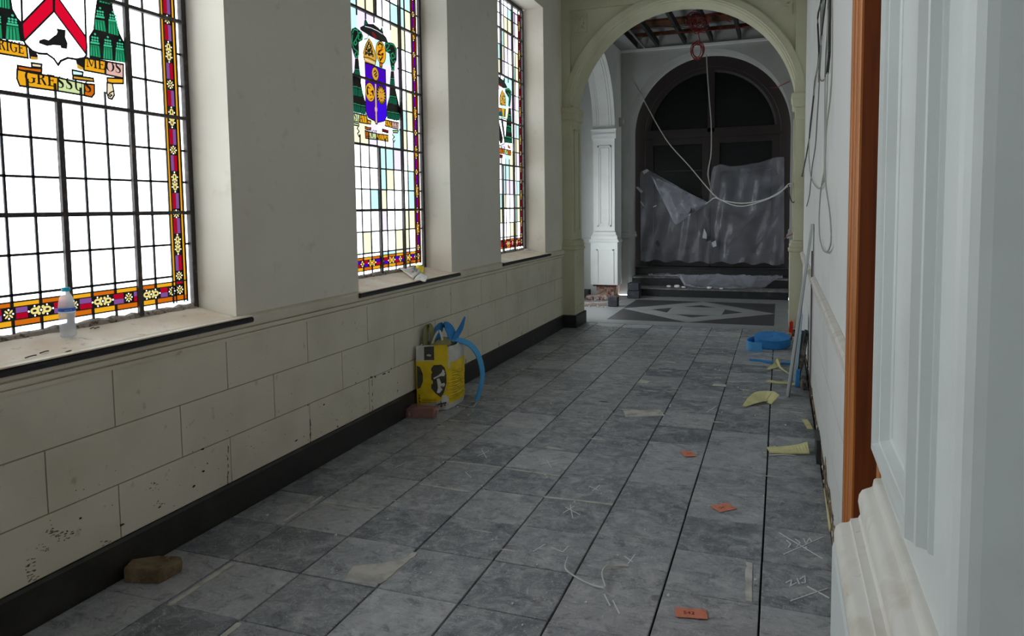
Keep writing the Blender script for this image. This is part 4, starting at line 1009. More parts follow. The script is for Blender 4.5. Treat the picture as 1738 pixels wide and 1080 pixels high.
    for sx in (-1, 1):
        b = MB(); xa, xb = sorted((CX+sx*.005, CX+sx*Ri))
        b.box(xa, xa+.15, YD-.01, YD+.05, .47, 2.86, 'door'); b.box(xb-.15, xb, YD-.01, YD+.05, .47, 2.86, 'door')
        for z0, z1 in ((.47, .72), (1.50, 1.68), (2.74, 2.86)): b.box(xa+.15, xb-.15, YD-.01, YD+.05, z0, z1, 'door')
        b.box(xa+.15, xb-.15, YD+.02, YD+.05, .72, 1.50, 'door'); b.box(xa+.23, xb-.23, YD+.0, YD+.03, .80, 1.42, 'door')
        b.box(xa+.15, xb-.15, YD+.02, YD+.045, 2.24, 2.27, 'door')
        b.build('door_leaf', door, bevel=.004)
    b = MB(); b.box(-3, .6, YD+.12, YD+.2, 0, 5, 'bstone'); o = b.build('dark_backing'); struct(o, 'black slab standing in for the unlit space behind the doors', 'wall')  # black sheet in place of the darkness behind the doors
build_vestibule()

# ------------------------------------------------------------------ loose things
def clearmat(name, col, mixf, rough=.08, transl=None):
    """thin clear or translucent plastic"""
    m = bpy.data.materials.new(name); m.use_nodes = True; n = m.node_tree.nodes; l = m.node_tree.links; n.clear()
    o = n.new('ShaderNodeOutputMaterial'); mx = n.new('ShaderNodeMixShader'); mx.inputs[0].default_value = mixf
    if transl: a = n.new('ShaderNodeBsdfTranslucent'); a.inputs[0].default_value = (*transl, 1)
    else: a = n.new('ShaderNodeBsdfTransparent'); a.inputs[0].default_value = (*col, 1)
    d = n.new('ShaderNodeBsdfPrincipled'); d.inputs['Base Color'].default_value = (*col, 1); d.inputs['Roughness'].default_value = rough
    l.new(a.outputs[0], mx.inputs[1]); l.new(d.outputs[0], mx.inputs[2]); l.new(mx.outputs[0], o.inputs[0]); return m
def hazy(name, col, f):
    m = clearmat(name, col, f, .1); n = m.node_tree.nodes; l = m.node_tree.links
    t = n.new('ShaderNodeBsdfTranslucent'); t.inputs[0].default_value = (.92, .9, .92, 1); p = n['Principled BSDF']
    mx = n.new('ShaderNodeMixShader'); mx.inputs[0].default_value = .35; l.new(t.outputs[0], mx.inputs[1]); l.new(p.outputs[0], mx.inputs[2])
    o = [q for q in n if q.type == 'MIX_SHADER' and q != mx][0]; l.new(mx.outputs[0], o.inputs[2]); return m
M['pbottle'] = hazy('clear_bottle_plastic', (.93, .94, .95), .30); M['water'] = clearmat('water', (.86, .88, .90), .06, .02)
M['cap'] = clearmat('turquoise_cap', srgb(70, 188, 206), .5, .4, srgb(60, 190, 210)); M['lblue'] = clearmat('blue_label', srgb(64, 100, 176), .5, .5, srgb(50, 90, 170))
M['lpale'] = clearmat('pale_label', srgb(206, 226, 236), .5, .5, srgb(206, 226, 236))
M['bagy'] = mat('yellow_paper_sack', srgb(236, 204, 6), .55, [(5, srgb(208, 176, 8), .45, .7)], (30, .35, .01))
M['bagw'] = mat('white_paper_sack', srgb(214, 212, 206), .6, [(6, srgb(188, 186, 178), .45, .7)], (30, .35, .01))
M['bagk'] = mat('dark_grey_print', srgb(66, 62, 54), .55)
M['bagp'] = mat('white_print', srgb(222, 220, 212), .6)
M['bagx'] = mat('black_print', srgb(16, 16, 14), .6)
M['bagt'] = mat('olive_small_print', srgb(140, 122, 10), .6)
M['foam'] = mat('blue_edge_foam', srgb(58, 146, 216), .75, [(8, srgb(48, 128, 200), .4, .7)], (120, .35, .004))
M['foaml'] = mat('pale_blue_edge_foam', srgb(84, 170, 232), .75, (), (120, .3, .004))
M['yfoam'] = mat('pale_yellow_foam_tape', srgb(224, 221, 166), .8, [(12, srgb(208, 204, 146), .45, .7)], (80, .3, .004))
M['gfoam'] = mat('olive_foam_strip', srgb(150, 148, 100), .85)
M['orange'] = mat('orange_paper', srgb(222, 140, 114), .8, [(30, srgb(206, 122, 98), .5, .7)])
M['opr'] = mat('dark_red_pencil', srgb(140, 52, 40), .9)
M['string'] = mat('white_plastic_strip', srgb(206, 208, 206), .5)
M['brick'] = mat('old_red_brick', srgb(142, 78, 62), .9, [(10, srgb(104, 54, 44), .4, .65), (26, srgb(176, 128, 110), .6, .75)], (30, .7, .01))
M['film'] = mat('clear_wrap_film', srgb(214, 184, 176), .2, (), (18, .6, .01), alpha=.28)
M['stone'] = mat('broken_plaster_lump', srgb(134, 116, 90), .95, [(12, srgb(102, 86, 64), .4, .65), (30, srgb(170, 154, 128), .62, .75)], (24, .9, .02))
M['slate'] = mat('flaky_grey_stone', srgb(128, 122, 118), .9, [(18, srgb(84, 80, 78), .4, .65), (30, srgb(176, 170, 164), .6, .75)], (26, .9, .02))
M['sheet'] = None
M['cw'] = mat('cable_white', srgb(172, 172, 164), .55)
M['cg'] = mat('cable_grey', srgb(120, 120, 114), .6)
M['ck'] = mat('cable_black', srgb(44, 42, 40), .55)
M['cr'] = mat('red_wire', srgb(132, 26, 40), .5)
M['brd'] = mat('pale_board', srgb(196, 202, 204), .6)
M['brde'] = mat('board_core', srgb(118, 106, 112), .85)
M['darkbox'] = mat('black_stone_block', srgb(44, 46, 54), .6, [(14, srgb(70, 70, 74), .5, .7)], (40, .4, .006))
M['red'] = mat('red_plastic', srgb(206, 44, 26), .4)
M['paper'] = mat('white_crumpled_paper', srgb(232, 232, 226), .8)
M['ygl'] = mat('yellow_paper', srgb(240, 226, 60), .8)
M['gpr'] = mat('grey_print', srgb(140, 142, 144), .8)
M['sensor'] = mat('sensor_plastic', srgb(168, 168, 160), .45)
M['rub'] = mat('pale_rubble', srgb(190, 178, 170), .95, [(10, srgb(150, 128, 116), .4, .65)], (30, .8, .02))

def rock(b, c, s, m, seed, n=2, rough=.35):
    bm = bmesh.new(); bmesh.ops.create_icosphere(bm, subdivisions=n, radius=1)
    k = len(b.v); V = []
    for v in bm.verts:
        d = noise.noise(v.co*1.7+Vector((seed*3.1, seed, 0)))*rough*1.6+noise.noise(v.co*4+Vector((0, seed*2.3, seed)))*rough*.5
        p = v.co*(1+d); p = Vector((max(-.8, min(.8, p.x)), max(-.8, min(.8, p.y)), max(-.75, min(.75, p.z))))
        V.append((c[0]+p.x*s[0], c[1]+p.y*s[1], c[2]+p.z*s[2]))
    zmin = min(v[2] for v in V); dz = (c[2]-s[2]*.75)-zmin if False else 0
    b.v += V; b.f += [[k+v.index for v in f.verts] for f in bm.faces]; b.m += [b.mi(m)]*len(bm.faces); bm.free()
def sit(o, z):
    """drop an object so that its lowest point rests at z"""
    lo = min((o.matrix_basis @ v.co).z for v in o.data.vertices)
    o.data.transform(Matrix.Translation((0, 0, z-lo)))
    return o

# water bottle on the first sill
def bottle():
    sx, sy = -2.872, 2.245; z0 = 1.09-(sx-XG)/(XL-XG)*.05+.003
    root = empty('water_bottle', (sx, sy, z0), 'clear plastic water bottle with turquoise cap and blue label on the first sill', 'bottle')
    def L(prof, m, name, smooth=True):
        b = MB(); b.lathe(prof, m, 32, (sx, sy, z0)); return b.build(name, root, smooth)
    out = [(.0, .004), (.018, .001), (.026, .000), (.0305, .005), (.032, .012), (.0305, .022), (.032, .03), (.0305, .042), (.032, .052), (.0305, .064), (.032, .074), (.0310, .084), (.0325, .095), (.0330, .12), (.0325, .135), (.031, .148), (.026, .168), (.018, .184), (.0145, .190), (.0135, .195), (.0135, .199), (.0, .199)]
    L(out, 'pbottle', 'bottle_body')
    L([(0, .006)]+[(r-.0012, z) for r, z in out[2:16]]+[(.0285, .152), (0, .152)], 'water', 'water')
    L([(0, .197), (.0165, .197), (.0170, .199), (.0170, .211), (.0155, .213), (0, .213)], 'cap', 'bottle_cap')
    L([(.0333, .104), (.0338, .1045), (.0338, .112), (.0336, .112)], 'lpale', 'bottle_label'); o = L([(.0336, .112), (.0339, .1125), (.0338, .126), (.0333, .1265)], 'lblue', 'bottle_label')
    b = MB()
    for T in text_tris('source', .0105, .0):                    # small pale lettering round the band
        P = []
        for p in T:
            a = -1.12+p.x/.0339-.1; P.append((sx+.0341*math.cos(a+.3), sy+.0341*math.sin(a+.3), z0+.115+p.y))
        b.poly(P, 'lpale')
    b.build('label_print', o)
bottle()

# yellow sack full of foam offcuts
def sack():
    x0, x1, y0, y1, H = -2.672, -2.468, 5.06, 5.50, .525
    root = empty('paper_sack', ((x0+x1)/2, (y0+y1)/2, 0), 'yellow and white paper cement sack stuffed with foam offcuts by the left wall', 'sack')
    rr = random.Random(6)
    def face_pt(u, v):
        """u runs round the sack (0..4 corners), v up"""
        cs = [(-2.675, 5.03), (-2.452, 5.15), (-2.452, 5.46), (-2.675, 5.48)]
        i = int(u) % 4; t = u-int(u); a, c = Vector(cs[i]), Vector(cs[(i+1) % 4]); p = a.lerp(c, t); ctr = Vector(((x0+x1)/2, (y0+y1)/2))
        d = (c-a).normalized(); nn = Vector((d.y, -d.x))
        bulge = .030*math.sin(PI*t)*math.sin(PI*min(1, v*1.02+.05))**.7 if i != 3 else 0
        p = p+nn*bulge
        k = 1-.10*max(0, .12-v)/.12-.03*max(0, v-.6)
        p = ctr+(p-ctr)*k
        w = noise.noise(Vector((u*2.2, v*7, 1)))*.008+noise.noise(Vector((u*5, v*16, 5)))*.004
        if i == 1: w += .0045*math.sin(v*120+noise.noise(Vector((u*3, v*4, 0)))*7)*(1 if .18 < v < .62 else .15)
        if i == 3: w = min(w, 0)
        p += nn*w
        top = H+(.012*noise.noise(Vector((u*4, 2, 2)))-.02*(i == 1))
        return Vector((p.x, p.y, .004+v*top))
    b = MB(); NU, NV = 96, 48; rows = []
    for j in range(NV+1): rows.append([face_pt(4*i/NU, j/NV) for i in range(NU)])
    k = len(b.v)
    for r in rows: b.v += [tuple(p) for p in r]
    for j in range(NV):
        for i in range(NU):
            u, v = 4*(i+.5)/NU, (j+.5)/NV; f = int(u); t = u-f
            m = 'bagy'
            if v < (.10+.085*t if f == 0 else .11): m = 'bagw'
            if f == 0 and v > .77 and t < .55: m = 'bagw'
            if f == 1 and (v > .745+.02*t or (t < .1 and v > .66)): m = 'bagw'
            if f >= 2: m = 'bagw' if v < .15 or v > .78 else 'bagy'
            b.f.append([k+j*NU+i, k+j*NU+(i+1) % NU, k+(j+1)*NU+(i+1) % NU, k+(j+1)*NU+i]); b.m.append(b.mi(m))
    b.poly([rows[0][i] for i in range(NU)][::-1], 'bagw')
    o = b.build('sack_body', root, smooth=True)
    sol = o.modifiers.new('thickness', 'SOLIDIFY'); sol.thickness = .0015; sol.offset = -1
    def decal(name, uv, m, par, lift=.0025):
        """printed patch following the sack face, fan-triangulated on a fine grid"""
        P = [face_pt(u, v) for u, v in uv]; c = face_pt(sum(p[0] for p in uv)/len(uv), sum(p[1] for p in uv)/len(uv))
        nn = Vector((.47, -.88, 0)) if uv[0][0] < 1 else Vector((1, 0, 0))
        q = MB(); S = 6
        for i in range(len(uv)):
            a, d = uv[i], uv[(i+1) % len(uv)]; cu = (sum(p[0] for p in uv)/len(uv), sum(p[1] for p in uv)/len(uv))
            rws = []
            for s in range(S+1):
                t = s/S; e = [(cu[0]+(a[0]-cu[0])*t, cu[1]+(a[1]-cu[1])*t), (cu[0]+(d[0]-cu[0])*t, cu[1]+(d[1]-cu[1])*t)]
                rws.append([face_pt(*e[0])+nn*lift, face_pt((e[0][0]+e[1][0])/2, (e[0][1]+e[1][1])/2)+nn*lift, face_pt(*e[1])+nn*lift])
            q.grid(rws, m)
        return q.build(name, par)
    pp = [(.46, .66), (.54, .71), (.78, .71), (.88, .66), (.93, .56), (.93, .42), (.84, .28), (.74, .215), (.58, .28), (.45, .36)]
    dk = decal('printed_panel', pp, 'bagk', root)
    decal('printed_badge', [(.25, .785), (.56, .785), (.56, .985), (.25, .985)], 'bagk', root); decal('printed_badge', [(.02, .70), (.12, .68), (.20, .58), (.20, .47), (.12, .37), (.02, .35)], 'bagk', root)
    man = [[(.52, .52), (.66, .55), (.80, .60), (.90, .575), (.86, .535), (.76, .545), (.64, .52), (.54, .50)], [(.78, .595), (.82, .64), (.88, .61), (.86, .575)], [(.62, .50), (.70, .51), (.76, .44), (.74, .37), (.80, .33), (.70, .28), (.62, .29), (.66, .36), (.64, .44)], [(.74, .42), (.86, .43), (.90, .39), (.82, .37), (.76, .38)]]
    for q in man: decal('printed_figure', q, 'bagp', dk, .004)
    decal('printed_badge', [(.86, .115), (1.0-.02, .14), (.985, .20), (.90, .245), (.78, .235), (.76, .14)], 'bagp', root)
    for y in (.165, .14, .185): decal('printed_line', [(.16, y), (.60, y-.006), (.60, y+.002), (.16, y+.008)], 'bagt', root)
    q = MB()                                                    # black brand word near the foot, and the small ones above
    def word(txt, size, u0, v0, slope, m, bold=.0, lift=.004):
        for T in text_tris(txt, size, bold): q.poly([face_pt(min(.995, u0+p.x), v0+p.y*1.0+p.x*slope)+Vector((lift*.47, -lift*.88, 0)) for p in T], m)
    word('weber', .135, .56, .040, .09, 'bagx', .005); q.build('brand_print', root); q = MB(); word('weber', .055, .33, .84, 0, 'bagp', .001); q.build('brand_print', root)
    q = MB()
    for T in text_tris('weber', .10, .004): q.poly([face_pt(.05-p.y*.9+.06, .14+p.x*.5)+Vector((0, -.004, 0)) for p in T], 'bagx')
    q.build('brand_print', root)
    q = MB()                                                    # lines of small print on the side
    for k in range(13):
        v = .60-.034*k; L = rr.uniform(.35, .62)
        q.grid([[face_pt(1.12+L*i/14, v)+Vector((.003, 0, 0)) for i in range(15)], [face_pt(1.12+L*i/14, v+.006)+Vector((.003, 0, 0)) for i in range(15)]], 'bagt')
    q.build('side_print', root)
    # foam offcuts poking out of the top
    F = empty('blue_foam_loop', (-2.57, 5.3, .5), 'blue foam strip looped out of the yellow sack and down to the floor', 'foam strip')
    b = MB()
    b.ribbon([(-2.60, 5.24, .30), (-2.615, 5.26, .46), (-2.61, 5.29, .60), (-2.575, 5.33, .655), (-2.53, 5.36, .61), (-2.515, 5.37, .50), (-2.52, 5.36, .30)], .085, .008, 'foam', up=(.42, .9, 0)); b.build('foam_loop', F, True)
    b = MB(); b.ribbon([(-2.53, 5.36, .40), (-2.50, 5.38, .53), (-2.46, 5.42, .62), (-2.435, 5.45, .71)], [.06, .055, .045, .012], .007, 'foam', up=(.5, .8, 0)); b.build('foam_end', F, True)
    b = MB(); b.ribbon([(-2.55, 5.34, .515), (-2.47, 5.36, .53), (-2.39, 5.42, .49), (-2.33, 5.46, .40), (-2.30, 5.48, .25), (-2.315, 5.47, .12), (-2.345, 5.45, .012)], .055, .010, 'foaml', up=(.25, .95, .2)); b.build('foam_tail', F, True)
    b = MB(); b.ribbon([(-2.60, 5.20, .30), (-2.61, 5.19, .50), (-2.59, 5.20, .58), (-2.57, 5.24, .62), (-2.555, 5.26, .55), (-2.55, 5.27, .40)], .022, .004, 'bagp', up=(.3, .95, 0))
    o = b.build('paper_strip', smooth=True); tag(o, 'narrow white strip standing in the loop of blue foam', 'strip')
    b = MB(); b.ribbon([(-2.655, 5.16, .36), (-2.66, 5.17, .55), (-2.655, 5.19, .655), (-2.635, 5.21, .66), (-2.62, 5.22, .58), (-2.62, 5.22, .40)], .055, .006, 'gfoam', up=(.2, .97, 0))
    o = b.build('foam_strip', smooth=True); tag(o, 'olive foam strip sticking up at the back left of the yellow sack', 'foam strip')
    b = MB(); rows = []
    for i in range(9):
        rows.append([(x0+.03+(x1-x0-.06)*i/8, 5.13+.10*i/8+(.30-.10*i/8)*j/8, .50+.05*math.sin(PI*i/8)*math.sin(PI*j/8)+.02*noise.noise(Vector((i*.8, j*.8, 3)))) for j in range(9)])
    b.grid(rows, 'gfoam'); o = b.build('foam_offcut', smooth=True); o.modifiers.new('thickness', 'SOLIDIFY').thickness = .006
    tag(o, 'crumpled olive foam offcut filling the mouth of the yellow sack', 'foam offcut')
sack()

def brick():
    root = empty('wrapped_brick', (-2.58, 4.93, 0), 'old red brick half wrapped in clear film in front of the yellow sack', 'brick')
    b = MB(); b.box(-.105, .105, -.052, .052, .004, .075, 'brick'); o = b.build('brick_body', None, bevel=.007)
    f = MB(); rows = []
    for j in range(7):
        z = .002+.086*j/6; row = []
        for i in range(40):
            a = 2*PI*i/40; ca, sa = math.cos(a), math.sin(a); k = max(abs(ca), abs(sa)*1.0)
            w = 1+.07*noise.noise(Vector((ca*4, sa*4, z*30))); s = 1 if j < 6 else .8
            row.append((ca/k*.116*w*s if abs(ca) >= abs(sa) else ca/k*.116*w*s, sa/k*.060*w*s, z))
        rows.append(row)
    rows.append([(p[0]*.3, p[1]*.3, .084) for p in rows[-1]])
    f.grid(rows, 'film', True); q = f.build('film_wrap', None, True); q['label'] = 'loose clear film'
    t = MB(); t.ribbon([(.10, -.02, .03), (.13, -.035, .035), (.15, -.02, .02), (.165, -.03, .006)], [.06, .05, .03, .015], .002, 'film', up=(0, .4, 1)); t2 = t.build('film_tail', None, True)
    R = Matrix.Translation((-2.578, 4.935, 0)) @ Matrix.Rotation(.16, 4, 'Z')
    for x in (o, q, t2):
        x.data.transform(R); x.parent = root; x.matrix_parent_inverse = Matrix.Translation(-root.location)
brick()

def lump(name, c, s, m, seed, label, cat, rot=0, z=0, n=3, rough=.3, group=None):
    b = MB(); rock(b, (0, 0, 0), s, m, seed, n, rough); o = b.build(name); o.data.transform(Matrix.Rotation(rot, 4, 'Z')); sit(o, 0); o.location = (c[0], c[1], z+.001)
    return tag(o, label, cat, group)
def near_block():
    b = MB(); pts = [(-.10, -.065), (.06, -.075), (.115, .03), (.09, .07), (-.02, .075), (-.11, .02)]
    rows = []; rr = random.Random(3)
    for z, k in ((.0, .95), (.012, 1.0), (.045, 1.0), (.056, .96)): rows.append([(p[0]*k+rr.uniform(-.004, .004), p[1]*k+rr.uniform(-.004, .004), z+(.012*(p[0] < -.05) if z > .04 else 0)+rr.uniform(-.003, .003)) for p in pts])
    b.grid(rows, 'stone', True); b.poly(rows[0][::-1], 'stone')
    c = (-.01, .01, .043); k = len(b.v)
    for i in range(6): b.poly([rows[-1][i], rows[-1][(i+1) % 6], c], 'stone')
    o = b.build('stone_fragment', bevel=.004); o.data.transform(Matrix.Rotation(.35, 4, 'Z')); o.location = (-2.575, 2.355, .003)
    tag(o, 'broken tan stone fragment on the floor by the near skirting', 'stone')
near_block()

# crumpled leaflet and scraps on the sills
def leaflet():
    z0 = 1.062; c = onz(704, 467, 1.066); root = empty('crumpled_leaflet', c, 'crumpled white leaflet with yellow corner on the second window sill', 'paper')
    def page(name, pts, m, hh, seed):
        b = MB(); P = [onz(x, y, 1.068) for x, y in pts]; n = 9; rows = []
        for i in range(n+1):
            row = []
            for j in range(n+1):
                u, v = i/n, j/n; p = P[0]*(1-u)*(1-v)+P[1]*u*(1-v)+P[2]*u*v+P[3]*(1-u)*v
                zz = 1.09-(p.x-XG)/(XL-XG)*.05
                row.append((p.x, p.y, zz+.004+hh*(.5+.5*noise.noise(Vector((u*3, v*3, seed))))+.012*(v if m != 'paper' else 1-v)))
            rows.append(row)
        b.grid(rows, m); o = b.build(name, root, True); o.modifiers.new('thickness', 'SOLIDIFY').thickness = .0008; return o
    page('leaflet_page', [(673, 463), (701, 471), (721, 459), (698, 455)], 'paper', .012, 1); page('leaflet_page', [(703, 472), (722, 472), (727, 466), (712, 463)], 'paper', .014, 4)
    page('leaflet_page', [(710, 463), (719, 464), (720, 459), (704, 458)], 'ygl', .016, 7)['label'] = 'yellow corner'
    page('leaflet_print', [(695, 464), (704, 467), (709, 463), (702, 461)], 'gpr', .017, 9)
    b = MB(); rows = []
    for i in range(5):
        u = i/4; rows.append([onz(698+3*u+w, 459-5.5*u, 1.075)+Vector((0, 0, .012+.02*math.sin(PI*u)+.004*w)) for w in (-2, 0, 2)])
    b.grid(rows, 'paper'); o = b.build('leaflet_fold', root, True); o.modifiers.new('thickness', 'SOLIDIFY').thickness = .001
leaflet()
p = onz(894, 427, 1.066); lump('plaster_scrap', (p.x, p.y), (.035, .06, .012), 'paper', 5, 'white plaster scrap on the third window sill', 'plaster', z=1.09-(p.x-XG)/(XL-XG)*.05-.005)
for i, (x, y, s) in enumerate(((157, 562, .012), (165, 561, .014), (115, 586, .02), (52, 596, .024), (75, 590, .02))):
    p = onz(x, y, 1.07); b = MB(); b.tube([(p.x, p.y-s, 0), (p.x+.004, p.y, .004), (p.x-.003, p.y+s, .002)], .0022, 'chip', 6); o = b.build('dry_twig')
    o.location.z = 1.09-(p.x-XG)/(XL-XG)*.05+.003
    tag(o, ['tiny dark twig on the first sill, right of the bottle', 'slightly longer dark twig beside it, right of the bottle', 'dark twig on the sill just below the bottle', 'longest dark twig near the sill edge at far left', 'second dark twig near the sill edge at left'][i], 'twig', 'dry twigs on the first sill')

# foam roll, foam strips, tape, labels on the floor
def foam_roll():
    c = onz(1310, 586); c = Vector((-.070, 8.62, 0)); root = empty('foam_roll', c, 'large roll of bright blue foam edging strip lying flat on the tiles', 'foam roll')
    b = MB(); R, h = .196, .098; rr = random.Random(1)
    pts = []; turns = 14; N = turns*26
    rows = []
    for i in range(N+1):
        t = i/N; a = t*turns*2*PI; r = .018+(R-.018)*t
        row = []
        for k, (dr, z) in enumerate(((0, .002), (0, h), (.0115, h+.001*math.sin(a*2)), (.0115, .002))): row.append((c.x+(r+dr-.011)*math.cos(a), c.y+(r+dr-.011)*math.sin(a), z))
        rows.append(row)
    b.grid(rows, 'foam', True); b.poly(rows[0], 'foam'); b.poly(rows[-1], 'foam'); b.build('coil', root, True)
    b = MB(); a0 = turns*2*PI
    p0 = Vector((c.x+R*math.cos(2.4), c.y+R*math.sin(2.4), .049))
    E1 = onz(1267, 596); E2 = onz(1291, 606)
    b.ribbon([(c.x-.06, c.y+.195, .05), (c.x-.17, c.y+.12, .05), (c.x-.245, c.y-.03, .05), (c.x-.262, c.y-.20, .05), (c.x-.215, c.y-.305, .05), (c.x-.10, c.y-.335, .05)], .098, .009, 'foaml', up=(0, 0, 1)); b.build('loose_end', root, True)
    for o in root.children:
        if o.name.startswith('coil'): o.data.transform(Matrix.Translation((c.x, c.y-.19, .003)) @ Matrix.Rotation(math.radians(8), 4, 'X') @ Matrix.Translation((-c.x, -c.y+.19, 0)))
foam_roll()
def flat_strip(name, px, w, th, m, label, cat, lift=None, smooth=4, group=None, up=None):
    b = MB(); P = [onz(x, y) for x, y in px]; L = lift or [0]*len(P)
    pts = [(p.x, p.y, max(.0045, th/2+.003)+z) for p, z in zip(P, L)]
    ups = []
    for i in range(len(pts)):
        d = Vector(pts[min(i+1, len(pts)-1)])-Vector(pts[max(i-1, 0)]); u = Vector((0, 0, 1)).cross(d).normalized()
        if up and up[i]: u = u.lerp(Vector((0, 0, 1)), up[i])
        ups.append(u)
    b.ribbon(pts, w, th, m, up=ups, smooth=smooth); o = b.build(name, smooth=False)
    lo = min(v.co.z for v in o.data.vertices)
    if lo < .002: o.data.transform(Matrix.Translation((0, 0, .002-lo)))
    return tag(o, label, cat, group)
flat_strip('foam_strip', [(1272, 612), (1292, 614), (1312, 617), (1341, 618)], [.05, .07, .075, .08], .012, 'foam', 'long blue foam offcut lying across the tiles in front of the blue roll', 'foam strip')
flat_strip('foam_tape', [(1304, 628), (1316, 624), (1322, 619)], [.03, .06, .05], .006, 'yfoam', 'twisted yellow foam tape by the blue offcut', 'foam tape', [.0, .012, .04], up=[0, .3, .6])
flat_strip('foam_tape', [(1318, 620), (1324, 628), (1334, 633), (1342, 637)], [.03, .02, .016, .014], .006, 'yfoam', 'thin yellow tape trailing from the twisted piece to the leaning board', 'foam tape', [.05, .02, .004, .0], up=[.5, .3, 0, 0])
flat_strip('foam_tape', [(1303, 648), (1322, 651), (1338, 652)], [.06, .06, .055], .008, 'yfoam', 'straight yellow foam tape beside the foot of the leaning board', 'foam tape')
flat_strip('foam_tape', [(1342, 655), (1352, 654), (1358, 648), (1357, 641), (1350, 640), (1343, 641)], .03, .006, 'yfoam', 'yellow tape looping behind the foot of the leaning board', 'foam tape', [0, .004, .01, .02, .02, .02], up=[.2, .4, .8, .8, .6, .5])
def crumple():
    o = flat_strip('foam_sheet', [(1263, 692), (1282, 684), (1300, 681), (1316, 687)], [.03, .10, .14, .12, .10], .006, 'yfoam', 'crumpled wide piece of yellow foam on the bare tiles', 'foam sheet', [.0, .02, .035, .03], up=[0, .15, .3, .5])
    return o
crumple()
flat_strip('foam_tape', [(1366, 714), (1371, 722), (1375, 730)], .038, .006, 'yfoam', 'small yellow foam offcut close to the right wall', 'foam tape', smooth=3)
flat_strip('foam_tape', [(1304, 766), (1330, 767), (1352, 768), (1372, 770)], [.10, .125, .125, .10], .008, 'yfoam', 'frayed yellow foam tape lying nearest the camera', 'foam tape', [0, .004, .012, .03], up=[0, 0, .1, .35])
flat_strip('foam_tape', [(1306, 774), (1330, 773), (1350, 775)], [.012, .02, .012], .003, 'string', 'white fringe of film under the nearest yellow tape', 'film')
flat_strip('foam_tape', [(1401, 832), (1405, 860), (1408, 885), (1411, 905)], .03, .012, 'yfoam', 'yellow foam edging left in the gap along the right wall', 'foam tape', up=[.8]*4)
for px, w, lab, th in (([(1158, 772), (1177, 771)], .105, 'orange paper label lying farthest from the camera', 0), ([(1213, 866), (1242, 860)], .085, 'orange paper label in the middle of the tiled floor', 0), ([(1146, 1041), (1200, 1045)], .068, 'orange paper label nearest the camera with pencilled figures', 1)):
    o = flat_strip('paper_label', [px[0], ((px[0][0]+px[1][0])/2, (px[0][1]+px[1][1])/2), px[1]], w, .0012, 'orange', lab, 'label', smooth=3, group='orange paper labels on the floor')
    b = MB(); P0, P1 = onz(*px[0]), onz(*px[1]); d = (P1-P0); e = Vector((-d.y, d.x, 0)).normalized()
    for T in text_tris('542' if th else '54', .03, .0): b.poly([P0+d.normalized()*(.03+q.x)+e*(q.y-.011)+Vector((0, 0, .0062)) for q in T], 'opr')
    b.build('pencil_mark', o)
flat_strip('plastic_strip', [(964, 958), (960, 972), (980, 985), (1004, 996), (1024, 1004)], .007, .005, 'string', 'longer half of the bent white plastic strip on the near tiles', 'strip', [.03, .012, .004, .002, .01], up=[.6, .5, .3, .3, .5])
flat_strip('plastic_strip', [(1028, 1003), (1022, 985), (1030, 970), (1048, 964), (1066, 963)], .012, .005, 'string', 'curved half of the white plastic strip on the near tiles', 'strip', [.008, .02, .015, .006, .002], up=[.7, .8, .7, .4, .2])
flat_strip('string', [(742, 700), (750, 690), (768, 686), (786, 689), (803, 692), (808, 686), (812, 683), (824, 685)], .006, .005, 'string', 'thin white string on the tiles beside the yellow sack', 'string', [.01]+[0]*7)
for i, (x, y, w, h) in enumerate(((653, 602, .03, .02), (1092, 649, .05, .035), (1221, 655, .06, .03), (1139, 616, .05, .02))):
    if i == 0: continue
    p = onz(x, y); b = MB(); b.prism([(p.x+a*w, p.y+c*h*1.6, .004) for a, c in ((-1, -.8), (.9, -1), (1, .7), (-.8, 1))], (0, 0, .002), 'bagw'); o = b.build('paper_scrap')
    tag(o, ['', 'pale paper scrap on the tiles, middle of the corridor', 'pale paper scrap on the tiles, nearer the right wall', 'pale paper scrap farthest along the tiles'][i], 'paper', 'pale paper scraps on the floor')

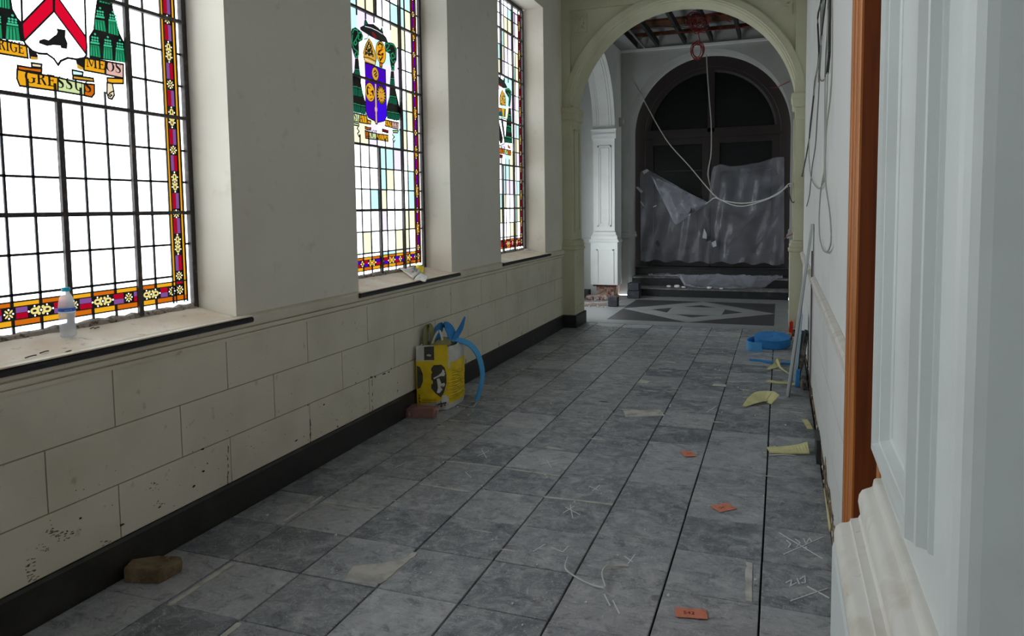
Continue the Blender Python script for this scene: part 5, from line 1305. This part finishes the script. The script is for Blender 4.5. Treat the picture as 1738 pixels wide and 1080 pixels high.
# boards leaning on the right wall, and the stones behind them
def board():
    root = empty('leaning_board', (.15, 6.9, 0), 'tall narrow pale board leaning against the right wall', 'board')
    ya, yb = 6.36, 6.50; xb, xt, H = .066, .236, 1.44; th = .022
    d = Vector((xt-xb, 0, H)).normalized(); nn = Vector((d.z, 0, -d.x))
    A = Vector((xb, 0, .003)); T = Vector((xt, 0, H))
    def slab(o0, o1, m, name):
        b = MB(); P = [A+nn*o0, A+nn*o1, T+nn*(o1), T+nn*o0]
        P = [Vector((p.x, 0, max(.003, p.z))) for p in P]
        P[2].x = min(P[2].x, XR-.006); P[3].x = min(P[3].x, XR-.006)
        b.prism([(p.x, ya, p.z) for p in P], (0, yb-ya, 0), m); return b.build(name, root)
    slab(0, .016, 'brd', 'board_face'); o = slab(.0165, .028, 'brde', 'board_back'); o['label'] = 'dark core of the board edge'
    b = MB(); b.box(XR-.016, XR-.006, 6.40, 6.415, .003, 1.22, 'brde'); o = b.build('wall_strip'); tag(o, 'thin dark strip set for a dark line on the right wall behind the leaning board', 'wall_strip')  # last piece is a strip drawn in place of a dark line on the wall
    b = MB(); b.prism([(.13, 6.9, .003), (.155, 6.9, .003), (.20, 6.9, .62), (.18, 6.9, .62)], (0, .35, 0), 'lpale'); o = b.build('board_offcut'); tag(o, 'pale blue board offcut leaning behind the tall board', 'board')
    b = MB(); b.prism([(.14, 6.74, .12), (.172, 6.74, .12), (.180, 6.74, .27), (.150, 6.74, .27)], (0, .05, 0), 'foam')
    b.v = [(x, y, z-.117) for x, y, z in b.v]; o = b.build('foam_block'); tag(o, 'small upright blue foam block between the board and the wall', 'foam block')
    b = MB(); rock(b, (0, 0, 0), (.035, .16, .30), 'slate', 4, 3, .3); o = b.build('stone_slab'); o.data.transform(Matrix.Rotation(.15, 4, 'Y')); sit(o, 0); o.location = (.215-.02, 7.05, .002); tag(o, 'flaky grey stone slab propped behind the leaning board', 'stone')
    lump('stone_fragment', (.205, 6.72), (.028, .08, .05), 'slate', 9, 'small dark stone at the foot of the propped slab', 'stone')
board()
lump('mortar_lump', (.10, 9.12), (.055, .05, .055), 'rub', 3, 'pale mortar lump at the foot of the right pier', 'mortar')
lump('mortar_lump', (.19, 9.05), (.05, .06, .035), 'rub', 8, 'flatter mortar lump between the right pier and wall', 'mortar')
def redthing():
    root = empty('red_container', (.125, 9.20, .0), 'small red plastic container standing before the right pier', 'container')
    b = MB(); b.prism([(.108, 9.17, .03), (.155, 9.17, .03), (.160, 9.17, .20), (.142, 9.17, .225), (.118, 9.17, .20)], (0, .04, 0), 'red'); b.build('container_body', root, bevel=.006)
    b = MB(); b.box(.105, .158, 9.165, 9.215, .003, .03, 'ck'); b.build('container_base', root)
redthing()

# black stone blocks and rubble by the pilaster
def blocks():
    for i, (x0, x1, y0, y1, z0, z1, lab) in enumerate(((-2.585, -2.435, 11.42, 11.57, .0, .155, 'low black stone block standing alone on the pale floor'),
                       (-2.50, -2.29, 12.55, 12.80, .0, .13, 'lower black block of the stack beside the steps'), (-2.495, -2.30, 12.56, 12.79, .134, .265, 'upper black block of the stack beside the steps'),
                       (-3.34, -3.16, 12.40, 12.60, .0, .14, 'black block half hidden beside the left pier'))):
        b = MB(); b.box(x0, x1, y0, y1, z0+.002, z1, 'darkbox'); o = b.build('stone_block', bevel=.008); tag(o, lab, 'stone block', 'black stone blocks in the vestibule')
    rr = random.Random(5); b = MB()
    for _ in range(46):
        s = rr.uniform(.02, .065); rock(b, (rr.uniform(-3.15, -2.66), rr.uniform(12.20, 12.46), s*.55), (s, s, s*.8), 'brickw' if rr.random() < .7 else 'rub', rr.randint(0, 99), 1, .3)
    for _ in range(60):
        s = rr.uniform(.008, .02); rock(b, (rr.uniform(-3.3, -2.5), rr.uniform(11.3, 12.3), s*.6), (s, s, s*.7), 'rub', rr.randint(0, 99), 1, .3)
    o = b.build('brick_rubble'); tag(o, 'pinkish brick rubble spilled at the foot of the white pilaster', 'rubble', None, 'stuff')
    b = MB(); b.box(-3.2, -2.70, 11.40, 11.47, .003, .05, 'rub'); o = b.build('timber_offcut'); o.data.transform(Matrix.Translation((-2.95, 11.6, 0)) @ Matrix.Rotation(.5, 4, 'Z') @ Matrix.Translation((2.95, -11.6, 0))); tag(o, 'grey timber offcut on the floor left of the low black block', 'timber')
blocks()
def sensor():
    c = onx(1051, 207, XL); y = min(c.y, 13.0); root = empty('motion_sensor', (XL+.03, y, c.z), 'small white motion sensor high on the vestibule wall by the pilaster', 'sensor')
    b = MB(); b.box(XL+.001, XL+.075, y-.03, y+.03, c.z-.085, c.z+.075, 'sensor'); b.build('sensor_body', root, bevel=.012)
    b = MB(); b.box(XL+.074, XL+.080, y-.024, y+.024, c.z-.03, c.z+.03, 'bagp'); b.build('sensor_lens', root, bevel=.004)
sensor()

# ------------------------------------------------------------------ plastic sheeting
def sheet_mat(name='milky_plastic_sheet', k=1.0):
    m = bpy.data.materials.new(name); m.use_nodes = True; n = m.node_tree.nodes; l = m.node_tree.links; n.clear()
    o = n.new('ShaderNodeOutputMaterial'); t = n.new('ShaderNodeBsdfTransparent'); t.inputs[0].default_value = (.95, .95, .97, 1)
    d = n.new('ShaderNodeBsdfPrincipled'); d.inputs['Base Color'].default_value = (*srgb(176, 178, 190), 1); d.inputs['Roughness'].default_value = .22; d.inputs['Specular IOR Level'].default_value = .8
    tc = n.new('ShaderNodeTexCoord'); nz = n.new('ShaderNodeTexNoise'); nz.inputs['Scale'].default_value = 3; nz.inputs['Detail'].default_value = 5; nz.inputs['Distortion'].default_value = .8
    l.new(tc.outputs['Object'], nz.inputs['Vector']); r = n.new('ShaderNodeMapRange'); r.inputs['From Min'].default_value = .35; r.inputs['From Max'].default_value = .75; r.inputs['To Min'].default_value = .20*k; r.inputs['To Max'].default_value = .42*k
    l.new(nz.outputs[0], r.inputs['Value']); mx = n.new('ShaderNodeMixShader'); l.new(r.outputs[0], mx.inputs[0]); l.new(t.outputs[0], mx.inputs[1]); l.new(d.outputs[0], mx.inputs[2]); l.new(mx.outputs[0], o.inputs[0])
    b2 = n.new('ShaderNodeTexNoise'); b2.inputs['Scale'].default_value = 9; b2.inputs['Detail'].default_value = 4; l.new(tc.outputs['Object'], b2.inputs['Vector'])
    bp = n.new('ShaderNodeBump'); bp.inputs['Strength'].default_value = .6; bp.inputs['Distance'].default_value = .03; l.new(b2.outputs[0], bp.inputs['Height']); l.new(bp.outputs[0], d.inputs['Normal'])
    return m
M['sheet'] = sheet_mat(); M['sheet2'] = sheet_mat('doubled_plastic_sheet', 1.7)
M['tapew'] = mat('white_tape', srgb(190, 192, 196), .6); M['tapek'] = mat('black_tape', srgb(10, 10, 12), .5)
def sheets():
    Y0 = 13.88
    top = [(1086, 292), (1100, 288), (1150, 316), (1203, 346), (1207, 300), (1211, 284), (1224, 279), (1240, 283), (1262, 281), (1290, 276), (1318, 267), (1333, 267)]
    def topz(x):
        for a, c in zip(top, top[1:]):
            if a[0] <= x <= c[0]: return a[1]+(c[1]-a[1])*(x-a[0])/(c[0]-a[0])
        return 290
    root = empty('plastic_sheet', (CX, Y0, .47), 'torn milky plastic sheet taped over the dark double doors', 'plastic sheet')
    b = MB(); rows = []; NU, NV = 120, 60
    for j in range(NV+1):
        row = []
        for i in range(NU+1):
            x = 1088+(1331-1088)*i/NU; yt = topz(x); yb = 442+7*i/NU+2*math.sin(i*.35); y = yb+(yt-yb)*j/NV
            p = ony(x, y, Y0-.02)
            u, v = p.x, p.z
            f = .020*math.sin(u*9+v*2.4)+.014*math.sin(u*23-v*5)+.03*noise.noise(Vector((u*2.2, v*1.6, 0)))+.012*noise.noise(Vector((u*9, v*2.5, 4)))
            d = abs((u+.55)*.72-(v-1.3)*.62); f += .03*math.exp(-(d/.03)**2)*(1 if u > -.9 else 0)     # diagonal pulled folds
            d = abs((u+.25)*.78-(v-1.1)*.55); f += .026*math.exp(-(d/.022)**2)
            d = abs((u+1.22)+.04*math.sin(v*5)); f += .03*math.exp(-(d/.03)**2)*(v < 1.6)
            p = Vector((p.x, p.y-.06-f, p.z)); row.append(p)
        rows.append(row)
    b.grid(rows, 'sheet'); b.build('hanging_sheet', root, True)
    # flap folded over towards the corridor, from the upper left corner
    b = MB(); rows = []; n = 26
    A, B_, Cc = (1104, 297), (1204, 344), (1146, 383)
    for i in range(n+1):
        row = []
        for j in range(n+1):
            s, t = i/n, j/n; x = A[0]+(B_[0]-A[0])*s*(1-t*.0)+(Cc[0]-A[0])*0; 
            e0 = (A[0]+(B_[0]-A[0])*s, A[1]+(B_[1]-A[1])*s)
            e1 = (A[0]+(Cc[0]-A[0])*min(1, s*1.9), A[1]+(Cc[1]-A[1])*min(1, s*1.9)) if s < .526 else (Cc[0]+(B_[0]-Cc[0])*(s-.526)/.474, Cc[1]+(B_[1]-Cc[1])*(s-.526)/.474)
            x, y = e0[0]+(e1[0]-e0[0])*t, e0[1]+(e1[1]-e0[1])*t
            p = ony(x, y, Y0-.10-.05*math.sin(PI*t)); p.y -= .02*noise.noise(p*5)+.01*math.sin(p.x*30+p.z*12); row.append(p)
        rows.append(row)
    b.grid(rows, 'sheet2'); b.build('folded_flap', root, True)
    for px, m in (([(1090, 291), (1098, 287), (1102, 290), (1093, 296)], 'tapew'), ([(1079, 318), (1083, 317), (1091, 325), (1088, 328)], 'tapew'), ([(1086, 341), (1090, 344), (1094, 351), (1092, 351)], 'tapew'), ([(1108, 351), (1114, 348), (1114, 350), (1109, 352)], 'tapew'),
                  ([(1168, 364), (1172, 357), (1173, 352), (1176, 360)], 'tapek'), ([(1168, 366), (1172, 361), (1173, 358), (1171, 366)], 'tapew'), ([(1112, 411), (1116, 408), (1121, 416), (1117, 418)], 'tapek'), ([(1192, 404), (1195, 388), (1199, 396), (1200, 406)], 'tapew'), ([(1198, 404), (1203, 400), (1207, 408), (1199, 410)], 'tapek'), ([(1208, 412), (1215, 408), (1216, 418), (1210, 420)], 'tapew')):
        q = MB(); P = [ony(x, y, Y0-.165) for x, y in px]; q.prism(P, (0, .002, 0), m); o = q.build('tape_patch', root)
    # second sheet lying over the steps
    b = MB(); rows = []; NU, NV = 90, 26
    for j in range(NV+1):
        row = []; t = j/NV
        for i in range(NU+1):
            u = i/NU; x = -2.28+2.33*u
            lo = 13.42 if u < .22 else 13.42-.36*min(1, (u-.22)/.2)*(1-max(0, (u-.62)/.38))
            y = 13.70+(lo-13.70)*t
            base = .306 if y > 13.385 else (.150+.156*max(0, (y-13.30)/.085) if y > 13.30 else .150)
            h = .012+.05*abs(noise.noise(Vector((x*3.2, y*6, 1))))+.03*abs(noise.noise(Vector((x*9, y*14, 3))))+.045*max(0, 1-abs(y-13.36)/.10)
            row.append((x, y, base+h*(1 if j < NV else .3)))
        rows.append(row)
    b.grid(rows, 'sheet2'); o = b.build('plastic_sheet', smooth=True); tag(o, 'crumpled plastic sheet lying over the black stone steps', 'plastic sheet')
    rr = random.Random(2)
    for i, (x, y, s) in enumerate(((-1.86, 13.12, .05), (-1.72, 13.16, .06), (-1.60, 13.10, .04), (-1.15, 13.06, .05), (-.95, 13.04, .035))):
        lump('plaster_lump', (x, y), (s, s*.8, s*.5), 'paper', i+20, ['first', 'second', 'third', 'fourth', 'fifth'][i]+' white plaster lump from the left along the lowest step', 'plaster', z=.146, n=2, group='plaster lumps on the lowest step')
sheets()

# ------------------------------------------------------------------ cables
def cable(px, r, m, label, plane=None, group='cables on the right wall', smooth=4):
    b = MB(); P = []
    for q in px:
        d = q[2] if len(q) > 2 else plane
        P.append(onx(q[0], q[1], d[1]) if d[0] == 'x' else ony(q[0], q[1], d[1]))
    b.tube(P, r, m, 8, smooth=smooth); o = b.build('cable', smooth=True); return tag(o, label, 'cable', group)
WX = ('x', .243); WY = ('y', 9.24)
cable([(1396, -60), (1394, 0), (1388, 30), (1390, 86), (1388, 114), (1383.5, 138), (1380, 173), (1375, 220), (1372, 245), (1364, 287, ('x', .235)), (1354, 330, ('x', .225)), (1346.5, 344, ('y', 9.0)), (1340.5, 333, WY), (1338, 314, ('y', 9.3))], .0068, 'ck', 'thick dark cable running down the right wall to the far arch', WX)
cable([(1404, -60), (1401, 0), (1397, 37), (1394, 67), (1391.5, 98), (1390, 140)], .0055, 'ck', 'short dark cable just right of the thick one', WX)
cable([(1398, -60), (1397, 0), (1395, 45), (1393, 90), (1391, 130), (1394, 137), (1398, 136), (1400.5, 130), (1402, 90), (1405, 40), (1407, -60)], .005, 'cg', 'grey cable ending in a small hooked loop', WX)
cable([(1410, -60), (1409, 0), (1408, 41), (1407.6, 88), (1406, 106), (1404.5, 125)], .008, 'ck', 'fattest black cable end hanging at the right of the bundle', WX)
cable([(1414, -60), (1412.5, 0), (1412.5, 81), (1411.5, 130), (1408.5, 173), (1402.5, 220), (1400, 281), (1393.5, 320), (1390.5, 363), (1391, 400), (1396, 422), (1402, 428), (1408, 421), (1410.7, 402), (1408.5, 363), (1404, 332), (1401, 302), (1401, 230), (1403, 173), (1405, 110), (1406, -60)], .0042, 'cw', 'long white cable looping lowest on the right wall', WX)
cable([(1393, -60), (1393, 60), (1390, 150), (1387, 200), (1384, 247), (1378, 287), (1374, 330), (1369, 350)], .0045, 'cg', 'thin grey cable fading down behind the white loops', WX)
cable([(1396, 60), (1376, 200), (1373, 251), (1374, 280), (1377, 302), (1384, 316), (1391, 320), (1397, 311), (1399, 300), (1399.5, 260), (1400.5, 120)], .0042, 'cw', 'white cable with a shallow loop halfway up the wall', WX)
cable([(1345, 312, ('y', 9.28)), (1338, 313, ('y', 9.6)), (1325, 325, ('y', 10.4)), (1300, 338, ('y', 11.2)), (1265, 345, ('y', 11.8)), (1235, 342, ('y', 12.1)), (1213, 332, ('y', 12.3)), (1170, 282, ('y', 12.7)), (1130, 236, ('y', 12.9)), (1090, 165, ('y', 13.07)), (1076, 140, ('y', 13.09))], .0085, 'cw', 'white cable slung diagonally across the vestibule from upper left', WX, None)
cable([(1344, 316, ('y', 9.28)), (1336, 317, ('y', 9.6)), (1320, 330, ('y', 10.4)), (1292, 342, ('y', 11.2)), (1262, 350, ('y', 11.8)), (1240, 347, ('y', 12.1)), (1215, 336, ('y', 12.3)), (1204, 342, ('y', 12.6)), (1198, 346, ('y', 13.2))], .0075, 'cw', 'second white cable sagging just below the slung one', WX, None)
cable([(1199, 92, ('y', 13.25)), (1201, 130, ('y', 13.2)), (1204, 170, ('y', 13.2)), (1207, 210, ('y', 13.2)), (1207, 260, ('y', 13.2)), (1202, 290, ('y', 13.2)), (1203, 305, ('y', 13.3)), (1210, 330, ('y', 12.4))], .010, 'cw', 'grey-white cable hanging straight down from the arch crown', WX, None)
cable([(1346, 397, ('y', 9.62)), (1335, 402, ('y', 10.6)), (1331, 406, ('y', 11.4))], .006, 'cr', 'short red wire poking from the right jamb', WX, None)
cable([(1340, 138, ('y', 9.82)), (1328, 144, ('y', 11)), (1320, 148, ('y', 13.05)), (1308, 149, ('y', 13.3))], .006, 'cr', 'thin red wire crossing the upper right of the vestibule', WX, None)
def redcoil():
    root = empty('wire_coil', (-1.15, 11.4, 4.3), 'tangle of dark red wire hanging from the vestibule ceiling joists', 'wire')
    rr = random.Random(12)
    for k in range(9):
        b = MB(); cx, cz, R = 1181+rr.uniform(-9, 9), 33+rr.uniform(-8, 16), rr.uniform(7, 16); pts = []
        for i in range(12):
            a = 2*PI*i/12; pts.append(ony(cx+R*math.cos(a)*rr.uniform(.8, 1.1), cz+R*.9*math.sin(a)*rr.uniform(.8, 1.2), 11.2+rr.uniform(-.15, .15)))
        b.tube(pts, .006, 'cr', 6, True, 3); b.build('wire_turn', root, True)
    for k in range(5):
        b = MB(); cx, cz = 1184+rr.uniform(-3, 3), 86+rr.uniform(-3, 3); pts = []
        for i in range(12):
            a = 2*PI*i/12; pts.append(ony(cx+(8+k)*.95*math.cos(a), cz+(12+k*.6)*math.sin(a)*rr.uniform(.92, 1.08), 11.2+.04*k))
        b.tube(pts, .006, 'cr', 6, True, 3); b.build('wire_turn', root, True)
    b = MB(); b.tube([ony(1178, 22, 11.2), ony(1184, 50, 11.2), ony(1188, 72, 11.2), ony(1184, 78, 11.2)], .006, 'cr', 6); b.build('wire_lead', root, True)
    for px in ([(1095, 39), (1120, 44), (1150, 45), (1175, 42)], [(1100, 44), (1140, 46), (1172, 48)], [(1190, 30), (1215, 24), (1240, 38)], [(1150, 55), (1200, 52), (1260, 46), (1290, 40)]):
        b = MB(); b.tube([onz(x, y, 4.37) for x, y in px], .006, 'cr' if px[0][0] > 1100 else 'ck', 6); b.build('wire_lead', root, True)
    b = MB(); b.box(-1.26, -1.08, 11.10, 11.24, 4.375, 4.40, 'ck'); b.build('junction_box', root)
redcoil()
